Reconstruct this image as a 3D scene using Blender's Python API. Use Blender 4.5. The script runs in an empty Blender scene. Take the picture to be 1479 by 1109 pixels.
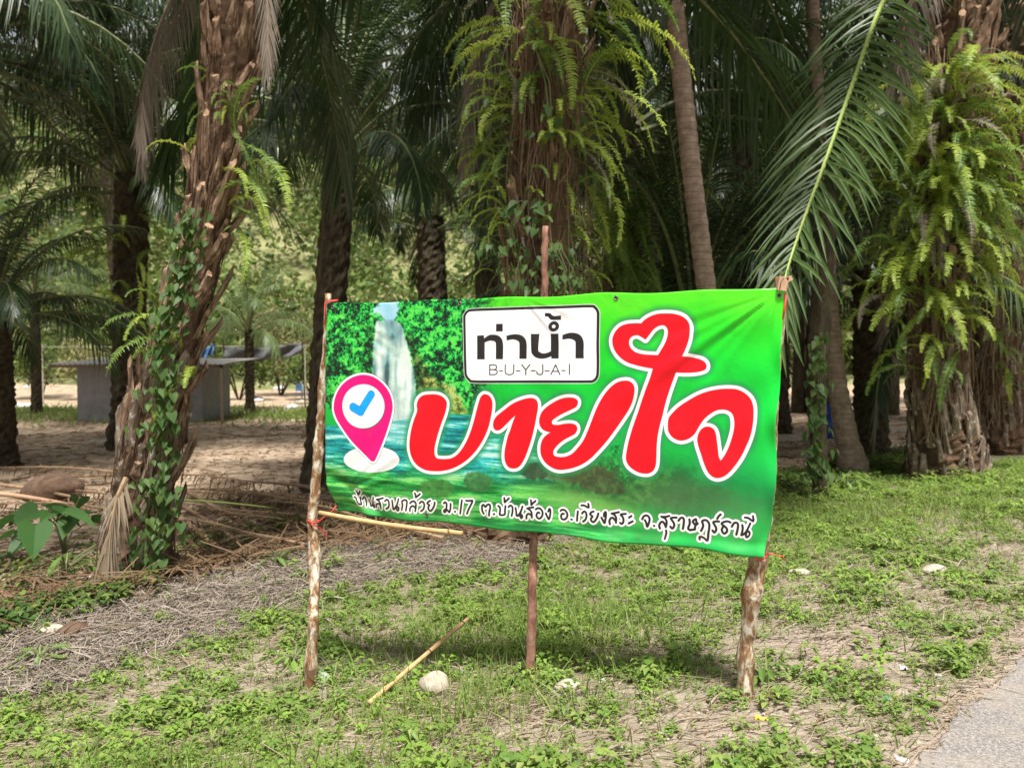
import bpy, math, random
import numpy as np
from mathutils import Vector, Matrix, Euler

# ------------------------------------------------------------------ camera, sky, sun, exposure
scene = bpy.context.scene
F, CX, CY, CAMZ = 1100.0, 739.5, 554.5, 1.55
PITCH = math.atan(34.5 / F)
cam_data = bpy.data.cameras.new('camera')
cam = bpy.data.objects.new('camera', cam_data)
scene.collection.objects.link(cam)
scene.camera = cam
cam.location = (0, 0, CAMZ)
cam.rotation_euler = (math.radians(90) - PITCH, 0, 0)
cam_data.sensor_width = 36
cam_data.sensor_fit = 'HORIZONTAL'
cam_data.lens = F / 1479 * 36
cam_data.clip_start = 0.05
cam_data.clip_end = 1000
cam_data.dof.use_dof = True
cam_data.dof.focus_distance = 4.0
cam_data.dof.aperture_fstop = 2.6

SUN_EL, SUN_AZ = math.radians(69), math.radians(166)      # azimuth clockwise from +Y
world = bpy.data.worlds.new('World')
scene.world = world
world.use_nodes = True
wn = world.node_tree
sky = wn.nodes.new('ShaderNodeTexSky')
sky.sky_type = 'NISHITA'
sky.sun_disc = False
sky.sun_elevation = SUN_EL
sky.sun_rotation = SUN_AZ
sky.air_density = 1.0
sky.dust_density = 3.0
# thin bright cloud over the blue
wco = wn.nodes.new('ShaderNodeTexCoord'); wno = wn.nodes.new('ShaderNodeTexNoise'); wno.inputs['Scale'].default_value = 2.2; wno.inputs['Detail'].default_value = 6
wn.links.new(wco.outputs['Generated'], wno.inputs['Vector'])
wmr = wn.nodes.new('ShaderNodeMapRange'); wn.links.new(wno.outputs['Fac'], wmr.inputs[0])
for _i, _v in enumerate((.3, .62, .45, .95)): wmr.inputs[_i + 1].default_value = _v
wmx = wn.nodes.new('ShaderNodeMix'); wmx.data_type = 'RGBA'
wn.links.new(wmr.outputs[0], wmx.inputs[0]); wn.links.new(sky.outputs[0], wmx.inputs[6]); wmx.inputs[7].default_value = (8.6, 8.5, 8.3, 1)
wn.links.new(wmx.outputs[2], wn.nodes['Background'].inputs[0])
wn.nodes['Background'].inputs[1].default_value = 0.06
sd = bpy.data.lights.new('sun', 'SUN')
sd.energy = 5.0
sd.angle = math.radians(9)
sd.color = (1.0, 0.965, 0.915)
sun = bpy.data.objects.new('sun', sd)
scene.collection.objects.link(sun)
to_sun = Vector((math.sin(SUN_AZ) * math.cos(SUN_EL), math.cos(SUN_AZ) * math.cos(SUN_EL), math.sin(SUN_EL)))
sun.rotation_euler = to_sun.to_track_quat('Z', 'Y').to_euler()
scene.view_settings.view_transform = 'Standard'
scene.view_settings.look = 'None'
scene.view_settings.exposure = 0.72
scene.view_settings.gamma = 1
scene.view_settings.use_curve_mapping = False
scene.cycles.max_bounces = 6
scene.cycles.diffuse_bounces = 3
scene.cycles.glossy_bounces = 2
scene.cycles.transmission_bounces = 4

# ------------------------------------------------------------------ helpers
C = scene.collection
R = random.Random(7)
NR = np.random.RandomState(11)

def ray(px, py):
    """direction of sight for a measured point of the survey photograph"""
    x, y, z = (px - CX) / F, 1.0, -(py - CY) / F
    c, s = math.cos(PITCH), math.sin(PITCH)
    return Vector((x, c * y + s * z, -s * y + c * z))

def P(px, py, Y):
    r = ray(px, py)
    return Vector((0, 0, CAMZ)) + r * (Y / r.y)

def sstep(a, b, x):
    t = np.clip((np.asarray(x, float) - a) / (b - a), 0, 1)
    return t * t * (3 - 2 * t)

def road_d(x, y):
    return -0.684 * (x - 1.58) + 0.729 * (y - 2.9)

def shoulder(x):
    return np.interp(x, [-9, -4, -1.8, 0, 4, 9], [5.0, 5.3, 5.8, 4.9, 4.2, 4.2])

def wob(x, y, s=1.0):
    return (np.sin(x * 1.7 * s + 1.3 + np.sin(y * 1.1 * s)) + np.sin(y * 2.3 * s + .7 + np.sin(x * 1.9 * s)) +
            .6 * np.sin((x + y) * 3.9 * s + 2) + .5 * np.sin((x - y) * 5.3 * s)) / 3.1

def height(x, y):
    x = np.asarray(x, float); y = np.asarray(y, float)
    d = road_d(x, y)
    near = -0.35 * sstep(0.6, 3.6, d)
    De = shoulder(x)
    field = np.interp(x, [-40, -2, 3, 10, 60], [-0.55, -0.55, -0.42, -0.32, -0.3])
    t = sstep(De - .1, De + 1.3, d)
    h = near * (1 - t) + field * t
    h = h - 0.16 * np.exp(-((d - De - 1.1) / .5) ** 2) * sstep(1.5, -1.5, x)
    amp = 0.012 * sstep(0.0, .6, d) + 0.02 * t
    h = h + amp * wob(x, y, 1.2) + .3 * amp * wob(x + 5, y + 9, 4.5)
    h = h + 0.02 * np.exp(-((d - De + .5) / .5) ** 2)
    h = h - 0.035 * sstep(0.02, -0.25, d)
    h = h + 36 * sstep(46, 118, y + .12 * np.abs(x)) + 1.2 * sstep(42, 60, y) * wob(x, y, .09)
    return h

def hz(x, y):
    return float(height(x, y))

def G(px, py):
    """where a line of sight meets the ground"""
    r = ray(px, py); o = Vector((0, 0, CAMZ)); t = 1.0
    for _ in range(4000):
        p = o + r * t
        if p.z <= hz(p.x, p.y): break
        t += 0.01 + t * 0.002
    return p

def finish(o, parent=None, name=None):
    C.objects.link(o)
    if parent is not None: o.parent = parent
    return o

def tag(o, label=None, cat=None, group=None, kind=None):
    if label: o['label'] = label
    if cat: o['category'] = cat
    if group: o['group'] = group
    if kind: o['kind'] = kind
    return o

def empty(name, loc=(0, 0, 0), label=None, cat=None, group=None, rz=0):
    o = bpy.data.objects.new(name, None)
    C.objects.link(o); o.location = loc; o.rotation_euler = (0, 0, rz)
    o.empty_display_size = .2
    return tag(o, label, cat, group)

def put(name, me, parent=None, loc=(0, 0, 0), rot=(0, 0, 0), sc=1.0):
    o = bpy.data.objects.new(name, me); C.objects.link(o)
    if parent is not None: o.parent = parent
    o.location = loc; o.rotation_euler = rot
    o.scale = (sc, sc, sc) if isinstance(sc, (int, float)) else sc
    return o

class MB:
    def __init__(s): s.V = []; s.F = []; s.M = []
    def add(s, V, Fs, m=0):
        b = len(s.V); s.V += [tuple(v) for v in V]
        s.F += [tuple(i + b for i in f) for f in Fs]; s.M += [m] * len(Fs)
    def tube(s, path, radii, n=8, m=0, caps=True, jit=0, rr=None):
        path = [Vector(p) for p in path]
        if isinstance(radii, (int, float)): radii = [radii] * len(path)
        V = []; Fs = []; u = None
        for i, p in enumerate(path):
            t = (path[min(i + 1, len(path) - 1)] - path[max(i - 1, 0)]).normalized()
            if u is None:
                u = t.orthogonal().normalized()
            else:
                u = (u - t * u.dot(t))
                u = u.normalized() if u.length > 1e-6 else t.orthogonal().normalized()
            w = t.cross(u)
            for k in range(n):
                a = 2 * math.pi * k / n
                r = radii[i] * (1 + (jit * ((rr or R).random() - .5) if jit else 0))
                V.append(p + (u * math.cos(a) + w * math.sin(a)) * r)
        for i in range(len(path) - 1):
            for k in range(n):
                a = i * n + k; b = i * n + (k + 1) % n
                Fs.append((a, b, b + n, a + n))
        if caps:
            Fs.append(tuple(range(n))[::-1]); Fs.append(tuple(range((len(path) - 1) * n, len(path) * n)))
        s.add(V, Fs, m)
    def box(s, lo, hi, m=0, Mx=None):
        x0, y0, z0 = lo; x1, y1, z1 = hi
        V = [Vector(v) for v in ((x0,y0,z0),(x1,y0,z0),(x1,y1,z0),(x0,y1,z0),(x0,y0,z1),(x1,y0,z1),(x1,y1,z1),(x0,y1,z1))]
        if Mx is not None: V = [Mx @ v for v in V]
        s.add(V, [(0,3,2,1),(4,5,6,7),(0,1,5,4),(1,2,6,5),(2,3,7,6),(3,0,4,7)], m)
    def mesh(s, name, mats, smooth=False):
        me = bpy.data.meshes.new(name); me.from_pydata(s.V, [], s.F)
        for m in (mats if isinstance(mats, (list, tuple)) else [mats]): me.materials.append(m)
        if any(s.M): me.polygons.foreach_set('material_index', s.M)
        if smooth: me.polygons.foreach_set('use_smooth', [True] * len(s.F))
        me.update(); return me
    def obj(s, name, mats, parent=None, smooth=False, loc=(0, 0, 0)):
        return put(name, s.mesh(name, mats, smooth), parent, loc)

def mesh_np(name, V, Fq, mats, smooth=False, midx=None):
    V = np.asarray(V, np.float32); Fq = np.asarray(Fq, np.int32)
    me = bpy.data.meshes.new(name)
    me.vertices.add(len(V)); me.vertices.foreach_set('co', V.ravel())
    k = Fq.shape[1]
    me.loops.add(Fq.size); me.loops.foreach_set('vertex_index', Fq.ravel())
    me.polygons.add(len(Fq))
    me.polygons.foreach_set('loop_start', np.arange(0, Fq.size, k, dtype=np.int32))
    me.polygons.foreach_set('loop_total', np.full(len(Fq), k, dtype=np.int32))
    for m in (mats if isinstance(mats, (list, tuple)) else [mats]): me.materials.append(m)
    if midx is not None: me.polygons.foreach_set('material_index', np.asarray(midx, np.int32))
    if smooth: me.polygons.foreach_set('use_smooth', np.ones(len(Fq), bool))
    me.update(calc_edges=True); return me

def scatter(TV, TF, pos, yaw, pitch, roll, sc):
    """copies of a template (verts TV, faces TF) at pos, rotated roll(x) pitch(y) yaw(z), scaled (n,3)"""
    TV = np.asarray(TV, float); TF = np.asarray(TF, int); n = len(pos)
    V = TV[None] * sc[:, None, :]
    cr, sr = np.cos(roll)[:, None], np.sin(roll)[:, None]
    x, y, z = V[..., 0], V[..., 1], V[..., 2]
    y, z = y * cr - z * sr, y * sr + z * cr
    cp, sp = np.cos(pitch)[:, None], np.sin(pitch)[:, None]
    x, z = x * cp + z * sp, -x * sp + z * cp
    c, s = np.cos(yaw)[:, None], np.sin(yaw)[:, None]
    x, y = x * c - y * s, x * s + y * c
    V = np.stack([x, y, z], -1) + np.asarray(pos)[:, None, :]
    Fs = TF[None] + (np.arange(n) * len(TV))[:, None, None]
    return V.reshape(-1, 3), Fs.reshape(-1, TF.shape[1])

# ------------------------------------------------------------------ materials
def newmat(name):
    m = bpy.data.materials.new(name); m.use_nodes = True
    nt = m.node_tree; b = nt.nodes['Principled BSDF']
    return m, nt, b
def N(nt, t, **k):
    n = nt.nodes.new(t)
    for a, v in k.items(): setattr(n, a, v)
    return n
def noise(nt, scale, detail=4, rough=.6, coord=None, dist=0):
    n = N(nt, 'ShaderNodeTexNoise'); n.inputs['Scale'].default_value = scale
    n.inputs['Detail'].default_value = detail; n.inputs['Roughness'].default_value = rough
    n.inputs['Distortion'].default_value = dist
    if coord is not None: nt.links.new(coord, n.inputs['Vector'])
    return n.outputs['Fac']
def ramp(nt, fac, stops, interp='LINEAR'):
    r = N(nt, 'ShaderNodeValToRGB'); r.color_ramp.interpolation = interp
    e = r.color_ramp.elements
    while len(e) < len(stops): e.new(.5)
    for q, (p, c) in zip(e, stops):
        q.position = p; q.color = (*c, 1)
    nt.links.new(fac, r.inputs['Fac']); return r.outputs['Color']
def mixc(nt, fac, a, b, mode='MIX'):
    m = N(nt, 'ShaderNodeMix', data_type='RGBA', blend_type=mode)
    for s, v in ((0, fac), (6, a), (7, b)):
        if hasattr(v, 'links') or isinstance(v, bpy.types.NodeSocket): nt.links.new(v, m.inputs[s])
        elif s == 0: m.inputs[0].default_value = v
        else: m.inputs[s].default_value = (*v, 1)
    return m.outputs[2]
def bump(nt, b, h, strength=.5, dist=.01):
    n = N(nt, 'ShaderNodeBump'); n.inputs['Strength'].default_value = strength
    n.inputs['Distance'].default_value = dist
    nt.links.new(h, n.inputs['Height']); nt.links.new(n.outputs[0], b.inputs['Normal'])
def objc(nt): return N(nt, 'ShaderNodeTexCoord').outputs['Object']
def posc(nt): return N(nt, 'ShaderNodeNewGeometry').outputs['Position']
def maprange(nt, v, a, b, c=0, d=1):
    n = N(nt, 'ShaderNodeMapRange'); nt.links.new(v, n.inputs[0])
    for i, q in enumerate((a, b, c, d)): n.inputs[i + 1].default_value = q
    return n.outputs[0]

def leafmat(name, cols, trans=.3, rough=.45, spec=.5, tcol=None):
    """cols: three stops picked by a random number per leaf"""
    m, nt, b = newmat(name)
    g = N(nt, 'ShaderNodeNewGeometry'); oi = N(nt, 'ShaderNodeObjectInfo')
    ad = N(nt, 'ShaderNodeMath', operation='ADD'); nt.links.new(g.outputs['Random Per Island'], ad.inputs[0])
    mu = N(nt, 'ShaderNodeMath', operation='MULTIPLY'); nt.links.new(oi.outputs['Random'], mu.inputs[0]); mu.inputs[1].default_value = .6
    nt.links.new(mu.outputs[0], ad.inputs[1])
    dv = N(nt, 'ShaderNodeMath', operation='MULTIPLY'); nt.links.new(ad.outputs[0], dv.inputs[0]); dv.inputs[1].default_value = .62
    n = len(cols)
    col = ramp(nt, dv.outputs[0], [(i / (n - 1), c) for i, c in enumerate(cols)])
    nt.links.new(col, b.inputs['Base Color'])
    b.inputs['Roughness'].default_value = rough
    b.inputs['Specular IOR Level'].default_value = spec
    tr = N(nt, 'ShaderNodeBsdfTranslucent')
    tc = mixc(nt, .5, col, tcol or tuple(min(1, c * 1.6) for c in cols[-1]))
    nt.links.new(tc, tr.inputs[0])
    ms = N(nt, 'ShaderNodeMixShader'); ms.inputs[0].default_value = trans
    nt.links.new(b.outputs[0], ms.inputs[1]); nt.links.new(tr.outputs[0], ms.inputs[2])
    nt.links.new(ms.outputs[0], nt.nodes['Material Output'].inputs[0])
    return m

def patchy(m, scale, c, lo, hi, amt):
    # whole plants of another kind: shift the leaf colour in broad patches
    nt = m.node_tree; b = nt.nodes['Principled BSDF']; l = b.inputs['Base Color'].links[0]; src_ = l.from_socket
    col = mixc(nt, maprange(nt, noise(nt, scale, 3, .5, posc(nt)), lo, hi, 0, amt), src_, c)
    nt.links.new(col, b.inputs['Base Color']); return m

def barkmat(name, stops, scale=6, zs=.35, bs=.8, bd=.02, rough=.9, blotch=None):
    m, nt, b = newmat(name)
    co = objc(nt); mp = N(nt, 'ShaderNodeMapping'); nt.links.new(co, mp.inputs[0])
    mp.inputs['Scale'].default_value = (1, 1, zs)
    oi = N(nt, 'ShaderNodeObjectInfo'); va = N(nt, 'ShaderNodeVectorMath', operation='ADD')
    nt.links.new(mp.outputs[0], va.inputs[0]); nt.links.new(oi.outputs['Location'], va.inputs[1])
    f = noise(nt, scale, 8, .68, va.outputs[0], .4)
    col = ramp(nt, f, stops)
    if blotch:
        c, sc_, lo, hi = blotch
        f2 = noise(nt, sc_, 5, .6, co)
        col = mixc(nt, maprange(nt, f2, lo, hi), col, c)
    nt.links.new(col, b.inputs['Base Color']); b.inputs['Roughness'].default_value = rough
    b.inputs['Specular IOR Level'].default_value = .2
    bump(nt, b, f, bs, bd)
    return m

M = {}
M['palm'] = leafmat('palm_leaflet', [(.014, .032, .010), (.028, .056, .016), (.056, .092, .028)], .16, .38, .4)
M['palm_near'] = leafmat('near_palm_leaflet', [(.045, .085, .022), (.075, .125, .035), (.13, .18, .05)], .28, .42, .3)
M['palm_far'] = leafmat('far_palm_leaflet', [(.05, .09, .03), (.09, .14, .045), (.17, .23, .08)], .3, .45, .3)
M['palm_dead'] = leafmat('dead_leaflet', [(.10, .082, .066), (.19, .16, .13), (.30, .26, .21)], .15, .8, .1)
M['debris'] = leafmat('fallen_leaflet', [(.09, .055, .03), (.17, .11, .065), (.26, .19, .12)], .08, .85, .1)
M['rachis'] = barkmat('frond_rib', [(.3, (.10, .12, .05)), (.7, (.20, .22, .10))], 8, .5, .2, .003, .55)
M['rachis_y'] = barkmat('yellow_green_frond_rib', [(.3, (.22, .30, .06)), (.7, (.34, .42, .12))], 8, .5, .2, .003, .5)
M['rachis_dead'] = barkmat('dead_frond_rib', [(.3, (.16, .10, .06)), (.7, (.36, .25, .15))], 8, .5, .3, .004, .8)
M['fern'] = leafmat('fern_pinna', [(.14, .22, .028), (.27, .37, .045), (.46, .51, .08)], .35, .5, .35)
M['fern_dark'] = leafmat('fern_pinna_shade_tone', [(.06, .12, .02), (.11, .19, .03), (.18, .27, .045)], .35, .5, .35)  # darker copy of the fern colour, with shade put into it
M['vine'] = leafmat('vine_leaf_green', [(.018, .05, .014), (.035, .085, .02), (.07, .13, .03), (.20, .25, .05)], .3, .55, .3)
M['weed'] = leafmat('weed_leaf', [(.05, .11, .02), (.095, .19, .032), (.15, .25, .05), (.26, .31, .085)], .32, .5, .35)
M['weed_pale'] = leafmat('pale_weed_leaf', [(.13, .24, .04), (.19, .32, .05), (.28, .39, .08)], .35, .5, .35)
M['grass'] = leafmat('grass_blade', [(.08, .15, .025), (.16, .26, .05), (.32, .34, .12)], .3, .5, .3)
M['straw'] = leafmat('straw', [(.14, .105, .07), (.27, .215, .15), (.44, .37, .27)], .1, .8, .1)
M['mulch'] = leafmat('dry_leaf_litter', [(.10, .08, .06), (.24, .20, .16), (.45, .39, .32)], .05, .9, .1)
M['taro'] = leafmat('taro_leaf', [(.03, .09, .02), (.05, .13, .03), (.08, .17, .04)], .3, .5, .3)
M['hill_leaf'] = leafmat('hillside_leaf', [(.04, .08, .022), (.10, .155, .04), (.23, .29, .08)], .25, .6, .15)
M['hill_dry'] = leafmat('dry_shrub_leaf', [(.13, .12, .06), (.24, .22, .11), (.30, .33, .12)], .3, .7, .2)
M['bark'] = barkmat('palm_bark', [(.30, (.035, .022, .014)), (.48, (.10, .06, .036)), (.62, (.19, .12, .075)), (.8, (.30, .21, .14))], 5, .35, 1, .04)
M['boot'] = barkmat('leaf_base', [(.32, (.07, .04, .025)), (.44, (.18, .11, .07)), (.56, (.33, .225, .15)), (.70, (.52, .40, .30))], 30, .10, 1, .02, .9, ((.05, .03, .018), 7, .52, .68))
M['boot_pale'] = barkmat('weathered_leaf_base', [(.30, (.07, .05, .035)), (.5, (.19, .14, .10)), (.62, (.32, .26, .20)), (.8, (.5, .45, .38))], 7, .4, 1, .02, .9, ((.6, .58, .52), 9, .56, .66))
M['bark_dark'] = barkmat('dark_mossy_bark', [(.30, (.02, .016, .01)), (.5, (.055, .042, .025)), (.65, (.09, .08, .045)), (.8, (.15, .13, .08))], 6, .5, 1, .05)
M['root'] = leafmat('root_strand', [(.06, .038, .022), (.17, .115, .07), (.36, .28, .19)], .02, .8, .1)
M['fibre'] = leafmat('bark_fibre', [(.05, .03, .018), (.13, .08, .05), (.30, .21, .14)], .02, .85, .1)
M['sapling'] = barkmat('lichened_sapling_bark', [(.34, (.10, .045, .02)), (.46, (.24, .13, .06)), (.52, (.38, .30, .2)), (.60, (.62, .57, .48))], 26, .45, .6, .004, .85, ((.17, .10, .06), 11, .58, .64))
M['redpole'] = barkmat('reddish_sapling_bark', [(.34, (.13, .06, .04)), (.5, (.26, .13, .09)), (.66, (.38, .24, .17)), (.8, (.55, .48, .38))], 30, .4, .6, .003, .85)
M['boot_cut'] = barkmat('cut_leaf_base_end', [(.3, (.26, .15, .09)), (.7, (.46, .32, .21))], 30, .3, .3, .004)
M['cutwood'] = barkmat('cut_wood', [(.3, (.40, .22, .13)), (.7, (.62, .42, .28))], 30, .3, .3, .002)
M['bamboo'] = barkmat('dry_bamboo', [(.3, (.42, .25, .11)), (.6, (.60, .40, .20)), (.8, (.50, .32, .17))], 12, .15, .2, .001, .5)

patchy(M['hill_leaf'], .22, (.035, .06, .02), .48, .56, .85)
patchy(M['weed'], 1.3, (.20, .19, .07), .56, .70, .55)
# ringed coconut trunk
m, nt, b = newmat('ringed_trunk_bark'); M['ringed'] = m
co = objc(nt); sx = N(nt, 'ShaderNodeSeparateXYZ'); nt.links.new(co, sx.inputs[0])
nz = noise(nt, 3, 5, .6, co)
ma = N(nt, 'ShaderNodeMath', operation='MULTIPLY_ADD'); nt.links.new(nz, ma.inputs[0]); ma.inputs[1].default_value = .10
nt.links.new(sx.outputs[2], ma.inputs[2])
mm = N(nt, 'ShaderNodeMath', operation='MULTIPLY'); nt.links.new(ma.outputs[0], mm.inputs[0]); mm.inputs[1].default_value = 12
fr = N(nt, 'ShaderNodeMath', operation='FRACT'); nt.links.new(mm.outputs[0], fr.inputs[0])
c1 = ramp(nt, noise(nt, 9, 6, .65, co), [(.3, (.16, .11, .08)), (.55, (.30, .22, .165)), (.75, (.42, .34, .27))])
c2 = mixc(nt, maprange(nt, fr.outputs[0], .86, 1.0), c1, (.09, .06, .045))
nt.links.new(c2, b.inputs['Base Color']); b.inputs['Roughness'].default_value = .85
bump(nt, b, fr.outputs[0], .7, .012)

def simple(name, col, rough=.7, scale=20, var=.25, bs=.2, bd=.003, metal=0):
    m, nt, b = newmat(name)
    f = noise(nt, scale, 5, .6, objc(nt))
    c = ramp(nt, f, [(.3, tuple(x * (1 - var) for x in col)), (.7, tuple(min(1, x * (1 + var)) for x in col))])
    nt.links.new(c, b.inputs['Base Color']); b.inputs['Roughness'].default_value = rough
    b.inputs['Metallic'].default_value = metal
    bump(nt, b, f, bs, bd)
    M[name] = m; return m
simple('red_string', (.65, .05, .04), .6)
simple('wire', (.04, .04, .045), .5)
simple('grommet_metal', (.25, .22, .2), .4, metal=.8)
simple('stone', (.40, .35, .27), .9, 14, .35, .8, .01)
simple('pebble', (.38, .33, .27), .9, 30, .35)
simple('brown_rock', (.11, .065, .04), .95, 8, .5, 1, .03)
simple('render_grey', (.23, .23, .23), .9, 3, .18, .3, .01)
simple('door_brown', (.16, .12, .08), .8, 3, .2)
simple('roof_sheet', (.20, .19, .18), .6, 2, .3)
simple('grey_net', (.13, .13, .14), .8, 3, .2)
simple('blue_sheet', (.16, .33, .62), .5, 2, .25)
simple('blue_plastic', (.02, .08, .35), .4, 2, .1)
simple('white_plastic', (.72, .73, .74), .45, 8, .12)
simple('grey_plastic', (.38, .40, .42), .35, 8, .2)
simple('clear_plastic', (.34, .37, .31), .25, 12, .25)
simple('black_plastic', (.02, .02, .02), .4)
simple('yellow_petal', (.75, .68, .03), .6)
simple('blue_wrapper', (.10, .35, .50), .4)
simple('leaf_dry_brown', (.33, .19, .08), .8, 15, .4)

# asphalt
m, nt, b = newmat('worn_asphalt'); M['road'] = m
co = posc(nt)
f1 = noise(nt, 75, 6, .85, co); f2 = noise(nt, 2.2, 8, .7, co)
c = ramp(nt, f1, [(.38, (.08, .072, .066)), (.5, (.20, .18, .165)), (.60, (.37, .34, .315))])
c = mixc(nt, maprange(nt, f2, .42, .60, 0, .6), c, (.30, .26, .215))
c = mixc(nt, maprange(nt, noise(nt, 9, 6, .7, co), .55, .68, 0, .5), c, (.10, .09, .08))
nt.links.new(c, b.inputs['Base Color']); b.inputs['Roughness'].default_value = .85
bump(nt, b, f1, .6, .004)

# ground: zone attribute R = weeds, G = dry mulch, B = orchard field
m, nt, b = newmat('earth'); M['ground'] = m
at = N(nt, 'ShaderNodeAttribute', attribute_name='zone'); sp = N(nt, 'ShaderNodeSeparateColor'); nt.links.new(at.outputs[0], sp.inputs[0])
co = posc(nt)
n1 = noise(nt, 3.0, 8, .65, co); n2 = noise(nt, 28, 6, .7, co); n3 = noise(nt, 120, 3, .7, co)
soil = ramp(nt, n2, [(.3, (.17, .125, .10)), (.5, (.31, .245, .20)), (.7, (.46, .385, .325))])
soil = mixc(nt, maprange(nt, n3, .35, .7, 0, .5), soil, (.54, .46, .38))
weed = ramp(nt, n2, [(.3, (.07, .09, .025)), (.5, (.15, .16, .06)), (.7, (.28, .25, .14))])
mul = ramp(nt, n2, [(.3, (.15, .12, .095)), (.5, (.28, .235, .195)), (.72, (.46, .40, .34))])
fld = ramp(nt, n1, [(.3, (.20, .145, .095)), (.5, (.38, .285, .20)), (.68, (.55, .44, .32))])
fld = mixc(nt, maprange(nt, n2, .5, .75, 0, .6), fld, (.10, .075, .045))
c = mixc(nt, sp.outputs[0], soil, weed)
c = mixc(nt, sp.outputs[1], c, mul)
c = mixc(nt, sp.outputs[2], c, fld)
nt.links.new(c, b.inputs['Base Color']); b.inputs['Roughness'].default_value = .95
b.inputs['Specular IOR Level'].default_value = .15
bump(nt, b, n2, .9, .02)

m, nt, b = newmat('hill_grass'); M['hill'] = m
co = posc(nt)
c = ramp(nt, noise(nt, .5, 7, .65, co), [(.3, (.08, .10, .03)), (.5, (.20, .20, .08)), (.7, (.30, .28, .14))])
nt.links.new(c, b.inputs['Base Color']); b.inputs['Roughness'].default_value = .95

# ------------------------------------------------------------------ ground
BARE = []     # bare earth spots: centre, radii along x and y, strength
for (px, py, rx, ry, w) in [(1190, 935, 170, 50, 1), (1110, 1040, 190, 48, .9), (740, 1045, 190, 45, .95), (860, 1005, 90, 25, .7),
                            (400, 965, 120, 32, .85), (150, 1000, 110, 12, .4), (1340, 745, 130, 26, .8), (1400, 860, 90, 60, .6), (1330, 1010, 90, 70, .9), (1180, 880, 140, 26, .7), (1410, 790, 90, 40, .7), (1250, 1060, 120, 30, .7), (930, 940, 60, 14, .5),
                            (560, 935, 60, 14, .6), (632, 1004, 45, 14, 1), (820, 1000, 40, 12, .9), (460, 1000, 26, 12, .9), (1150, 870, 80, 20, .4), (1010, 845, 80, 16, .5), (700, 990, 70, 22, .5), (640, 1075, 120, 24, .6)]:
    c0 = G(px, py); cx1 = G(px + rx, py); cy1 = G(px, py - ry); cy2 = G(px, py + ry)
    BARE.append((c0.x, c0.y, abs(cx1.x - c0.x), abs(cy1.y - cy2.y) / 2, w))

def zones(x, y):
    x = np.asarray(x, float); y = np.asarray(y, float)
    d = road_d(x, y); De = shoulder(x)
    bare = np.zeros_like(x)
    for bx, by, rx, ry, w in BARE:
        q = ((x - bx) / rx) ** 2 + ((y - by) / ry) ** 2
        bare = np.maximum(bare, w * np.exp(-q * .9))
    bare = np.maximum(bare, .4 * sstep(.25, .85, wob(x * .8 + 7, y * .9, 1.9)))
    bare = np.maximum(bare, .95 * sstep(.30, .02, d + .08 * wob(x, y, 3)))
    fieldz = sstep(De + .2, De + 1.5, d)
    wide = np.interp(x, [-6, -2.6, -1.5, 0.5, 2], [1.5, 1.7, 1.4, .7, .25])
    mul = sstep(De - wide - .15, De - wide + .35, d + .25 * wob(x, y, 1.6)) * (1 - sstep(De + .6, De + 2.0, d)) * sstep(3.5, .5, x)
    mul = np.maximum(mul, .7 * (sstep(De - .5, De + .2, d) * (1 - sstep(De + .6, De + 1.8, d))))
    g = (1 - bare) * (1 - .92 * mul) * (1 - fieldz)
    g = g * (.72 + .28 * wob(x + 3, y, 2.4)) 
    return np.clip(g, 0, 1), np.clip(mul, 0, 1), np.clip(fieldz, 0, 1)

def axis(lo, hi, step, far0, far1, g=1.16):
    a = list(np.arange(lo, hi + 1e-6, step)); s = step; v = a[-1]
    while v < far1: s *= g; v += s; a.append(v)
    s = step; v = a[0]; pre = []
    while v > far0: s *= g; v -= s; pre.append(v)
    return np.array(pre[::-1] + a)
xs = axis(-5.5, 6.0, .05, -260, 260); ys = axis(2.2, 12, .05, -60, 300)
Xg, Yg = np.meshgrid(xs, ys)
Zg = height(Xg, Yg) + NR.normal(0, .004, Xg.shape) * (road_d(Xg, Yg) > .1)
Vg = np.stack([Xg, Yg, Zg], -1).reshape(-1, 3)
nx, ny = len(xs), len(ys)
ii = (np.arange(ny - 1)[:, None] * nx + np.arange(nx - 1)[None]).ravel()
Fg = np.stack([ii, ii + 1, ii + nx + 1, ii + nx], 1)
yc = Vg[ii, 1]
me = mesh_np('ground', Vg, Fg, [M['ground'], M['hill']], True, (yc > 46).astype(int))
ca = me.color_attributes.new('zone', 'FLOAT_COLOR', 'POINT')
gz, mz, fz = zones(Vg[:, 0], Vg[:, 1])
ca.data.foreach_set('color', np.stack([gz * .85, mz, fz, np.ones_like(gz)], 1).astype(np.float32).ravel())
ground = put('ground', me); tag(ground, kind='structure')

# road: worn asphalt with a ragged crumbling edge
mb = MB(); n = 1500; top = []; low = []; back = []
for i in range(n + 1):
    s = -16 + 14 * i / 60 if i < 60 else (-2 + 9 * (i - 60) / 1300 if i < 1360 else 7 + 30 * (i - 1360) / (n - 1360))
    e = .05 * float(wob(s * 1.0, 3.0, 1.3)) + .022 * float(wob(s, 1.0, 6.0)) + .010 * float(wob(s, 2.0, 19.0)) + R.uniform(-.003, .003)
    bx, by = 1.58 + .729 * s - .684 * e, 2.9 + .684 * s + .729 * e
    top.append((bx, by, .012)); low.append((bx - .02, by + .02, -.05)); back.append((bx + .684 * 7, by - .729 * 7, .03))
V = top + low + back; k = n + 1
mb.add(V, [(i, i + 1, i + k + 1, i + k) for i in range(n)] + [(i + 1, i, i + 2 * k, i + 2 * k + 1) for i in range(n)])
tag(mb.obj('road', M['road']), kind='structure')

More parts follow.
